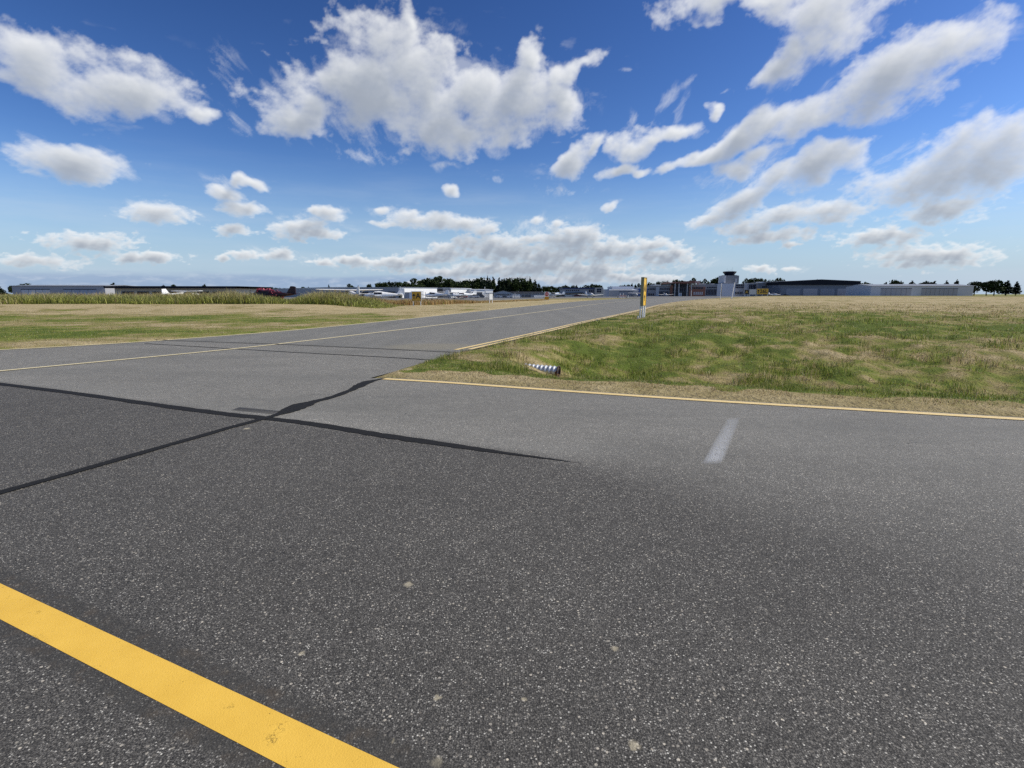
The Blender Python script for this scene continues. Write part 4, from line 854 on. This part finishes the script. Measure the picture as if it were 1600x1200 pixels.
# edge-on sign on the bank
Ys = 33.5; xs = X(1005.5, Ys); z0 = tz(xs, Ys); e = empty('upright_sign', (xs, Ys, z0), 0, 'tall narrow yellow sign seen almost edge-on on white legs atop the grass bank', 'sign')
e.rotation_euler = (0, 0, R(63)); zb = Zh(477, Ys)-z0; zt = Zh(434.5, Ys)-z0
pm = MB().box(-.34, .34, -.07, .07, zb, zt).build('panel', mat('sign_yellow_bright', (.80, .47, .03), .4), e, bevel=.015)
MB().box(-.375, -.342, -.095, .095, zb-.03, zt+.05).box(.342, .375, -.095, .095, zb-.03, zt+.05).box(-.34, .34, -.095, .095, zt+.004, zt+.05).box(-.34, .34, -.095, .095, zb-.04, zb-.004).build('frame', mat('frame_grey_yellow', (.34, .29, .15), .5), e)
text_part('A', .6, M_black, e, (.0, -.08, zb+(zt-zb)*.62)); arrow(e, 0, zb+(zt-zb)*.28, .4, M_black, -.078)
for (lx, ly) in ((-.29, -.06), (-.29, .09), (.29, -.04)): MB().box(lx-.045, lx+.045, ly-.035, ly+.035, -.15, zb-.045).build('leg', M_white, e)
MB().box(-.55, .55, -.28, .28, -.12, .015).build('footing', M_conc, e)
# stop sign
Ys = 120; xs = X(854.3, Ys); z0 = tz(xs, Ys); e = empty('stop_sign', (xs, Ys, z0), 0, 'red octagon on a white board above an orange-yellow panel beside the taxiway', 'sign')
zb = Zh(463.3, Ys)-z0; zt = Zh(456, Ys)-z0; zc = (zb+zt)/2; rr_ = (zt-zb)/2*.92
MB().box(-rr_*1.08, rr_*1.08, -.03, .03, zb, zt).build('white_board', M_white, e); o = MB().prism([(rr_*math.cos(R(22.5+45*i)), zc+rr_*math.sin(R(22.5+45*i))) for i in range(8)], 'y', -.05, -.032).build('octagon', M_red, e)
text_part('STOP', rr_*.72, M_white, o, (0, -.056, zc)); z2 = Zh(468, Ys)-z0; MB().box(-rr_, rr_*1.05, -.05, .05, z2, zb-.03).build('yellow_panel', mat('sign_orange', (.60, .30, .02), .5), e)
for lx in (-rr_*.7, rr_*.7): MB().box(lx-.04, lx+.04, -.04, .04, -.1, z2-.002).build('leg', M_white, e)
# white blank sign
Ys = 95; xs = X(767, Ys); z0 = tz(xs, Ys); e = empty('white_sign', (xs, Ys, z0), R(28), 'tall blank white sign board on two legs left of the blue-grey gabled hangar', 'sign'); hw = (X(770, Ys)-X(764, Ys))/2
board(e, -hw, hw, Zh(468.2, Ys)-z0, Zh(459, Ys)-z0, M_white, .12, legs=(-hw+.08, hw-.06))
# sign group in front of the terminal
Ys = 150
def sgn(nm, u0, u1, vt, vb, m, lab):
    x0 = X(u0, Ys); x1 = X(u1, Ys); xc = (x0+x1)/2; z0 = tz(xc, Ys); e = empty(nm, (xc, Ys, z0), 0, lab, 'sign'); hw = (x1-x0)/2; zb = Zh(vb, Ys)-z0; zt = Zh(vt, Ys)-z0
    n = max(2, int(hw*2/.9)); board(e, -hw, hw, zb, zt, m, .18, legs=[-hw+.15+i*(2*hw-.3)/(n-1) for i in range(n)]); return e, hw, zb, zt
e, hw, zb, zt = sgn('location_sign', 1163.2, 1169.6, 453, 459.6, M_black, 'small black square sign with yellow letter A, left of the pale blank board'); text_part('A', .95, M_signy, e, (0, -.10, (zb+zt)/2))
sgn('blank_sign', 1170.4, 1181.2, 452.2, 460, M_palegrey, 'pale grey blank board between the black A sign and the yellow arrow 26L sign')
e, hw, zb, zt = sgn('runway_sign', 1182, 1200, 451, 459.8, M_signy, 'wide yellow sign reading arrow 26L in front of the grey office wing'); text_part('26L', 1.35, M_black, e, (hw*.2, -.10, (zb+zt)/2), sx=1.05); arrow(e, -hw*.72, (zb+zt)/2, 1.05, M_black, -.10)
# white poles
def pole(u, vt, Y, lean, r, lab, nm='marker_pole', m=None):
    x = X(u, Y); z0 = tz(x, Y); e = empty(nm, (x, Y, z0), 0, lab, 'pole'); H_ = Zh(vt, Y)-z0; MB().cyl((0, 0, -.1), (lean, 0, H_), r, r*1.15, 8).build('pole', m or M_white, e); MB().box(-.15, .15, -.15, .15, -.05, .06).build('base', M_conc, e)
    MB().cyl((lean, 0, H_), (lean, 0, H_+.12), r*1.6, r*1.2, 8).build('cap', m or M_white, e); return e
pole(1126, 443.5, 115, .04, .055, 'slender upright white pole, left of two in front of the pale hall')
pole(1143.5, 442.5, 112, .42, .09, 'thicker white pole leaning right in the grass in front of the pale hall')
pole(757.5, 449, 200, 0, .10, 'thin pale lamp pole rising left of the white sign board', 'lamp_pole', M_palegrey)
pole(731, 455, 200, 0, .08, 'short pale pole at the left end of the wire fence', 'lamp_pole', M_palegrey)
pole(804.5, 458.5, 190, 0, .12, 'grey pole standing in front of the white wall right of the gabled hangar', 'lamp_pole', M_grey)
# wire fence
fm = bpy.data.materials.new('wire_mesh'); fm.use_nodes = True; t = NT(fm.node_tree); b = fm.node_tree.nodes['Principled BSDF']; b.inputs['Base Color'].default_value = (.25, .26, .27, 1); b.inputs['Metallic'].default_value = .6
tcn = t.n('ShaderNodeTexCoord'); mp = t.n('ShaderNodeMapping'); t.put(mp.inputs[0], tcn.outputs['Object']); mp.inputs['Rotation'].default_value = (0, R(45), 0); sp3 = t.n('ShaderNodeSeparateXYZ'); t.put(sp3.inputs[0], mp.outputs[0])
def lin(s_): return t.math('LESS_THAN', t.math('ABSOLUTE', t.math('SUBTRACT', t.math('FRACT', t.math('MULTIPLY', s_, 14.0)), .5)), .09)
k_ = t.math('MAXIMUM', lin(sp3.outputs[0]), lin(sp3.outputs[2])); tr_ = t.n('ShaderNodeBsdfTransparent'); mx = t.n('ShaderNodeMixShader'); t.put(mx.inputs[0], k_); t.put(mx.inputs[1], tr_.outputs[0]); t.put(mx.inputs[2], b.outputs[0]); t.put(fm.node_tree.nodes['Material Output'].inputs[0], mx.outputs[0])
Ys = 215; e = empty('wire_fence', (X(690, Ys), Ys, 0), 0, 'grey chain-link fence running in front of the hangars left of the stop sign', 'fence'); Lf = X(862, Ys)-X(690, Ys)
MB().box(0, Lf, -.01, .01, .05, 2.0).build('wire_mesh', fm, e); MB().box(0, Lf, -.03, .03, 2.0, 2.06).build('top_rail', M_steel, e)
for i in range(int(Lf/3)+1): MB().cyl((i*3, .06, 0), (i*3, .06, 2.1), .04, .04, 6).build('post', M_steel, e)

# ---------------------------------------------------------------- culvert pipe
def culvert():
    xa, ya = G(822, 581, -.42); xb, yb = G(866, 583, -.50)
    zc1 = tz(xb, yb)
    A_p = Vector((.26, 13.25, -.245)); B_p = Vector((1.13, 12.88, -.270)); d = (B_p-A_p); L = d.length; ang_ = math.atan2(d.y, d.x)
    e = empty('culvert_pipe', A_p, ang_, 'corrugated galvanised culvert pipe with rusty open end lying in the grass ditch', 'pipe'); e.rotation_euler = (0, math.asin(-d.z/L), ang_)
    N = 28; rings = []; R0 = .125; nr_ = 9; steps = nr_*8; x0 = -.9
    tot = L-x0; ncor = int(tot/.105)
    prof = []
    for i in range(ncor*8+1):
        x = x0+tot*i/(ncor*8); prof.append((x, R0+.013*math.cos(2*math.pi*i/8)))
    for (x, r) in prof: rings.append([(x, r*math.cos(2*math.pi*j/N), r*math.sin(2*math.pi*j/N)) for j in range(N)])
    for (x, r) in reversed(prof): rings.append([(x, (r-.006)*math.cos(2*math.pi*j/N), (r-.006)*math.sin(2*math.pi*j/N)) for j in range(N)])
    m = bpy.data.materials.new('corrugated_steel'); m.use_nodes = True; t = NT(m.node_tree); b = m.node_tree.nodes['Principled BSDF']
    tcn = t.n('ShaderNodeTexCoord'); ob = tcn.outputs['Object']; s3 = t.n('ShaderNodeSeparateXYZ'); t.put(s3.inputs[0], ob)
    rust = t.math('ADD', t.math('MULTIPLY', t.noise(ob, 11, 5, .65), 1.0), t.math('MULTIPLY', t.math('SUBTRACT', s3.outputs[0], L-.22), 1.0)); rust = t.math('SUBTRACT', rust, t.math('MULTIPLY', s3.outputs[2], 1.6)); rm = t.smooth(rust, .62, .78)
    t.put(b.inputs['Base Color'], t.mix(rm, t.mix(t.noise(ob, 30, 3), (.50, .52, .54), (.66, .68, .70)), t.mix(t.noise(ob, 40, 4), (.08, .035, .02), (.22, .10, .05))))
    t.put(b.inputs['Metallic'], t.math('MULTIPLY', t.math('SUBTRACT', 1.0, rm), .45)); t.put(b.inputs['Roughness'], t.math('MULTIPLY_ADD', rm, .4, .42))
    MB().loft(rings, cap=False).build('corrugated_shell', m, e, smooth=True)
    lip = []
    for (x, r) in ((L-.005, R0+.022), (L+.02, R0+.024), (L+.02, R0-.004), (L-.005, R0-.006), (L-.005, R0+.022)): lip.append([(x, r*math.cos(2*math.pi*j/N), r*math.sin(2*math.pi*j/N)) for j in range(N)])
    MB().loft(lip, cap=False).build('rusty_lip', mat('rust', (.05, .028, .02), .9), e, smooth=True)
    mbm = MB().cyl((-.5, 0, 0), (-.48, 0, 0), R0-.02, R0-.02, 20).build('inner_disc', mat('disc_near_black', (.02, .018, .015), .95), e)  # near-black disc closing the pipe bore
culvert()

# ---------------------------------------------------------------- aeroplanes
def ell(x, w_, h_, zc, n=12): return [(x, w_*math.cos(2*math.pi*i/n), zc+h_*math.sin(2*math.pi*i/n)) for i in range(n)]
def airfoil(cx_, ch, y, z, th_): return [(cx_-ch*.5, y, z), (cx_-ch*.2, y, z-th_*.4), (cx_+ch*.3, y, z-th_*.5), (cx_+ch*.5, y, z), (cx_+ch*.3, y, z+th_*.6), (cx_-ch*.2, y, z+th_*.5)]
def make_plane(high, m, stripe):
    e = empty('aeroplane', (0, 0, -500))
    fus = MB().loft([ell(3.15, .28, .28, 1.25), ell(2.95, .45, .42, 1.25), ell(2.0, .55, .52, 1.30), ell(1.3, .60, .66, 1.42), ell(.2, .60, .72, 1.46), ell(-.8, .52, .60, 1.42), ell(-2.6, .28, .32, 1.45), ell(-4.6, .10, .14, 1.55)]).build('fuselage', m, e, True)
    MB().cyl((3.15, 0, 1.25), (3.45, 0, 1.25), .2, .04, 10).build('spinner', stripe, e); MB().box(3.22, 3.27, -.06, .06, .35, 2.15).build('propeller', M_dark, e)
    for s in (-1, 1):
        o = MB().box(-.5, 1.1, s*.565, s*.60+s*.012, 1.55, 1.95) if s > 0 else MB().box(-.5, 1.1, -.612, -.565, 1.55, 1.95); o.build('side_window', M_glass, e)
        MB().box(-2.6, 1.6, min(s*.30, s*.56), max(s*.30, s*.56)+.0, 1.18, 1.24).build('stripe', stripe, e)
    MB().prism([(1.05, 2.10), (1.75, 1.72), (1.85, 1.72), (1.25, 2.14)], 'y', -.42, .42).build('windscreen', M_glass, e)
    zw = 2.18 if high else 1.02; dih = .12 if high else .45
    for s in (-1, 1):
        w_ = MB().loft([airfoil(.35, 1.6, 0, zw, .18), airfoil(.35, 1.55, s*2.8, zw+dih*.5, .17), airfoil(.30, 1.15, s*5.4, zw+dih, .10)]).build('wing', m, e)
        MB().box(-.42, -.22, min(s*3, s*5), max(s*3, s*5), zw+dih*.5-.0, zw+dih*.5+.03).build('aileron', m, w_)
        if high: MB().cyl((.5, s*.55, 1.0), (.5, s*2.5, zw+.02), .035, .035, 6).build('strut', m, e)
        MB().loft([airfoil(-4.1, .95, 0, 1.58, .08), airfoil(-4.15, .6, s*1.65, 1.6, .05)]).build('tailplane', m, e)
        g_ = MB().cyl((.2, s*.5, .95), (.05, s*1.15, .22), .05, .04, 6).build('landing_leg', m, e); MB().cyl((.05, s*1.10, .2), (.05, s*1.26, .2), .2, .2, 12).build('wheel', M_rubber, g_)
    MB().prism([(-3.3, 1.62), (-4.1, 2.72), (-4.55, 2.72), (-4.65, 1.5)], 'y', -.05, .05).build('tail_fin', stripe if m is M_maroon else m, e); MB().prism([(-4.57, 2.70), (-4.92, 2.66), (-4.95, 1.45), (-4.67, 1.5)], 'y', -.04, .04).build('rudder', m, e)
    g_ = MB().cyl((2.6, 0, 1.0), (2.7, 0, .2), .045, .04, 6).build('nose_leg', M_steel, e); MB().cyl((2.7, -.07, .18), (2.7, .07, .18), .18, .18, 12).build('nose_wheel', M_rubber, g_); return e
PH = make_plane(True, M_white, mat('blue_stripe', (.05, .09, .25), .4)); PL = make_plane(False, M_white, mat('pale_stripe', (.35, .38, .42), .4)); PM = make_plane(False, M_maroon, M_maroon)
used = set()
def plane(p_, u, Y, head, lab):             # head: degrees, 0 = nose to +X, 90 = nose away from camera
    if id(p_) in used: e = copy_tree(p_)
    else: e = p_; used.add(id(p_))
    e.location = (X(u, Y), Y, max(0, tz(X(u, Y), Y))); e.rotation_euler = (0, 0, R(head)); tag(e, lab, 'aeroplane', 'light aeroplanes parked on the apron'); return e
plane(PH, 548, 88.5, 122, 'white high-wing aeroplane, nearest behind the tall grass left of the arrow sign')
plane(PL, 594, 108, 178, 'white low-wing aeroplane in side view with its tail just left of the small grey shed')
plane(PL, 679, 150, 150, 'white low-wing aeroplane just right of the up-arrow A sign')
plane(PH, 706, 190, -60, 'white high-wing aeroplane in front of the second white hangar')
plane(PL, 722, 175, 200, 'white low-wing aeroplane left of the wire fence')
plane(PM, 419, 83, 165, 'maroon aeroplane whose dark tail fin rises above the tall grass')
plane(PL, 922, 215, -75, 'white low-wing aeroplane in front of the beige wall panel')
plane(PH, 993.5, 342, -88, 'white high-wing aeroplane facing the camera just left of the upright sign')
plane(PL, 1040, 375, -92, 'white low-wing aeroplane in front of the west wing of the terminal')
plane(PL, 1209, 370, -70, 'white low-wing aeroplane in front of the grey office wing')
plane(PH, 866, 250, 175, 'white high-wing aeroplane behind the stop sign')
plane(PH, 290, 120, 60, 'white high-wing aeroplane beside the cream building at the far left')

# ---------------------------------------------------------------- vehicles and apron clutter
def car(u, Y, head, m, lab):
    e = empty('parked_car', (X(u, Y), Y, 0), R(head), lab, 'car', 'cars parked by the buildings')
    side = [(-2.2, .35), (2.15, .35), (2.2, .75), (1.9, .88), (.95, .95), (-1.9, .98), (-2.22, .8)]
    b_ = MB().prism(side, 'y', -.85, .85).build('body', m, e, bevel=.04); MB().prism([(-1.75, .96), (.95, .96), (.3, 1.45), (-1.3, 1.47)], 'y', -.74, .74).build('cabin', M_glass, e, bevel=.03); MB().prism([(-1.25, 1.475), (.25, 1.455), (.2, 1.50), (-1.2, 1.52)], 'y', -.70, .70).build('roof', m, e)
    for x in (-1.4, 1.4):
        for s in (-1, 1): w_ = MB().cyl((x, s*.72, .32), (x, s*.90, .32), .32, .32, 14).build('wheel', M_rubber, e); MB().cyl((x, s*.895, .32), (x, s*.92, .32), .18, .18, 10).build('rim', M_steel, w_)
    for s in (-.55, .55): MB().box(2.16, 2.23, s-.15, s+.15, .6, .74).build('headlight', M_palegrey, e)
    return e
car(878, 300, 5, M_black, 'black car parked left of the silver one in front of the navy roofed building')
car(887, 300, 175, mat('silver_paint', (.5, .52, .55), .3, .4), 'silver car parked in front of the sloping dark canopy')
car(903, 310, 0, mat('dark_red_paint', (.12, .02, .02), .35), 'dark red car parked right of the silver one')
car(784, 225, 0, M_white, 'white car parked at the left of the blue-grey gabled hangar door'); car(793, 225, 0, M_white, 'white car parked at the right of the blue-grey gabled hangar door')
car(741, 220, 5, M_white, 'white car parked behind the wire fence left of the pale pole'); car(722, 214, 5, M_red, 'red car parked behind the left end of the wire fence'); car(749, 222, 180, M_dark, 'dark car parked behind the wire fence right of the pale pole')
e = empty('tow_tractor', (X(1228.5, 330), 330, .0), 0, 'low dark tow tractor in front of the dark roofed hangar', 'vehicle')
MB().prism([(-2, .3), (2, .3), (2, .9), (.8, 1.0), (.6, 1.15), (-2, 1.15)], 'y', -.8, .8).build('body', M_black, e); MB().box(-1.2, -.2, -.6, .6, 1.16, 1.55).build('seat', M_rubber, e)
for x in (-1.3, 1.3):
    for s in (-1, 1): MB().cyl((x, s*.7, .35), (x, s*.92, .35), .35, .35, 12).build('wheel', M_rubber, e)
def barricade(u, Y, lab):
    e = empty('barricade', (X(u, Y), Y, 0), 0, lab, 'barricade', 'barricades at the apron mouth')
    for x in (-.9, .9): MB().box(x-.05, x+.05, -.05, .05, 0, 1.25).box(x-.07, x+.07, -.35, .35, 0, .06).build('stand', M_white, e)
    for z in (.95, .55): 
        r_o = MB().box(-1.1, 1.1, -.03, .0, z, z+.25).build('rail', M_red, e)
        for k in range(3): MB().prism([(-.9+k*.75, z+.005), (-.65+k*.75, z+.005), (-.5+k*.75, z+.245), (-.75+k*.75, z+.245)], 'y', -.04, -.031).build('white_stripe', M_white, r_o)
    return e
barricade(971.5, 225, 'left one of the two red and white barricades on the apron'); barricade(975, 222, 'right one of the two red and white barricades on the apron')
def bollard(u, Y, m, H_, lab):
    e = empty('delineator_post', (X(u, Y), Y, 0), 0, lab, 'marker post', 'marker posts at the apron mouth'); MB().cyl((0, 0, 0), (0, 0, H_), .12, .10, 10).build('post', m, e); MB().cyl((0, 0, 0), (0, 0, .08), .28, .24, 12).build('base', M_rubber, e); MB().cyl((0, 0, H_*.7), (0, 0, H_*.85), .13, .13, 10).build('reflective_band', M_white, e)
bollard(965.5, 220, M_black, 1.25, 'black marker post left of the barricades'); bollard(978.6, 214, M_black, 1.1, 'black marker post with white top right of the barricades')
bollard(981.5, 218, M_white, 1.1, 'white marker post right of the black one'); bollard(969, 228, M_white, 1.9, 'tall white marker post between the black post and the barricades'); bollard(974, 230, M_white, 2.0, 'tall white marker post behind the right barricade')
e = empty('edge_light', (X(963, 33), 33, tz(X(963, 33), 33)), 0, 'tiny white marker in the grass just left of the upright sign', 'light'); MB().cyl((0, 0, -.02), (0, 0, .09), .05, .035, 10).build('stem', M_white, e); MB().cyl((0, 0, .09), (0, 0, .15), .06, .04, 10).build('lens', M_palegrey, e)
e.location = (X(998, 34), 34, tz(X(998, 34), 34))
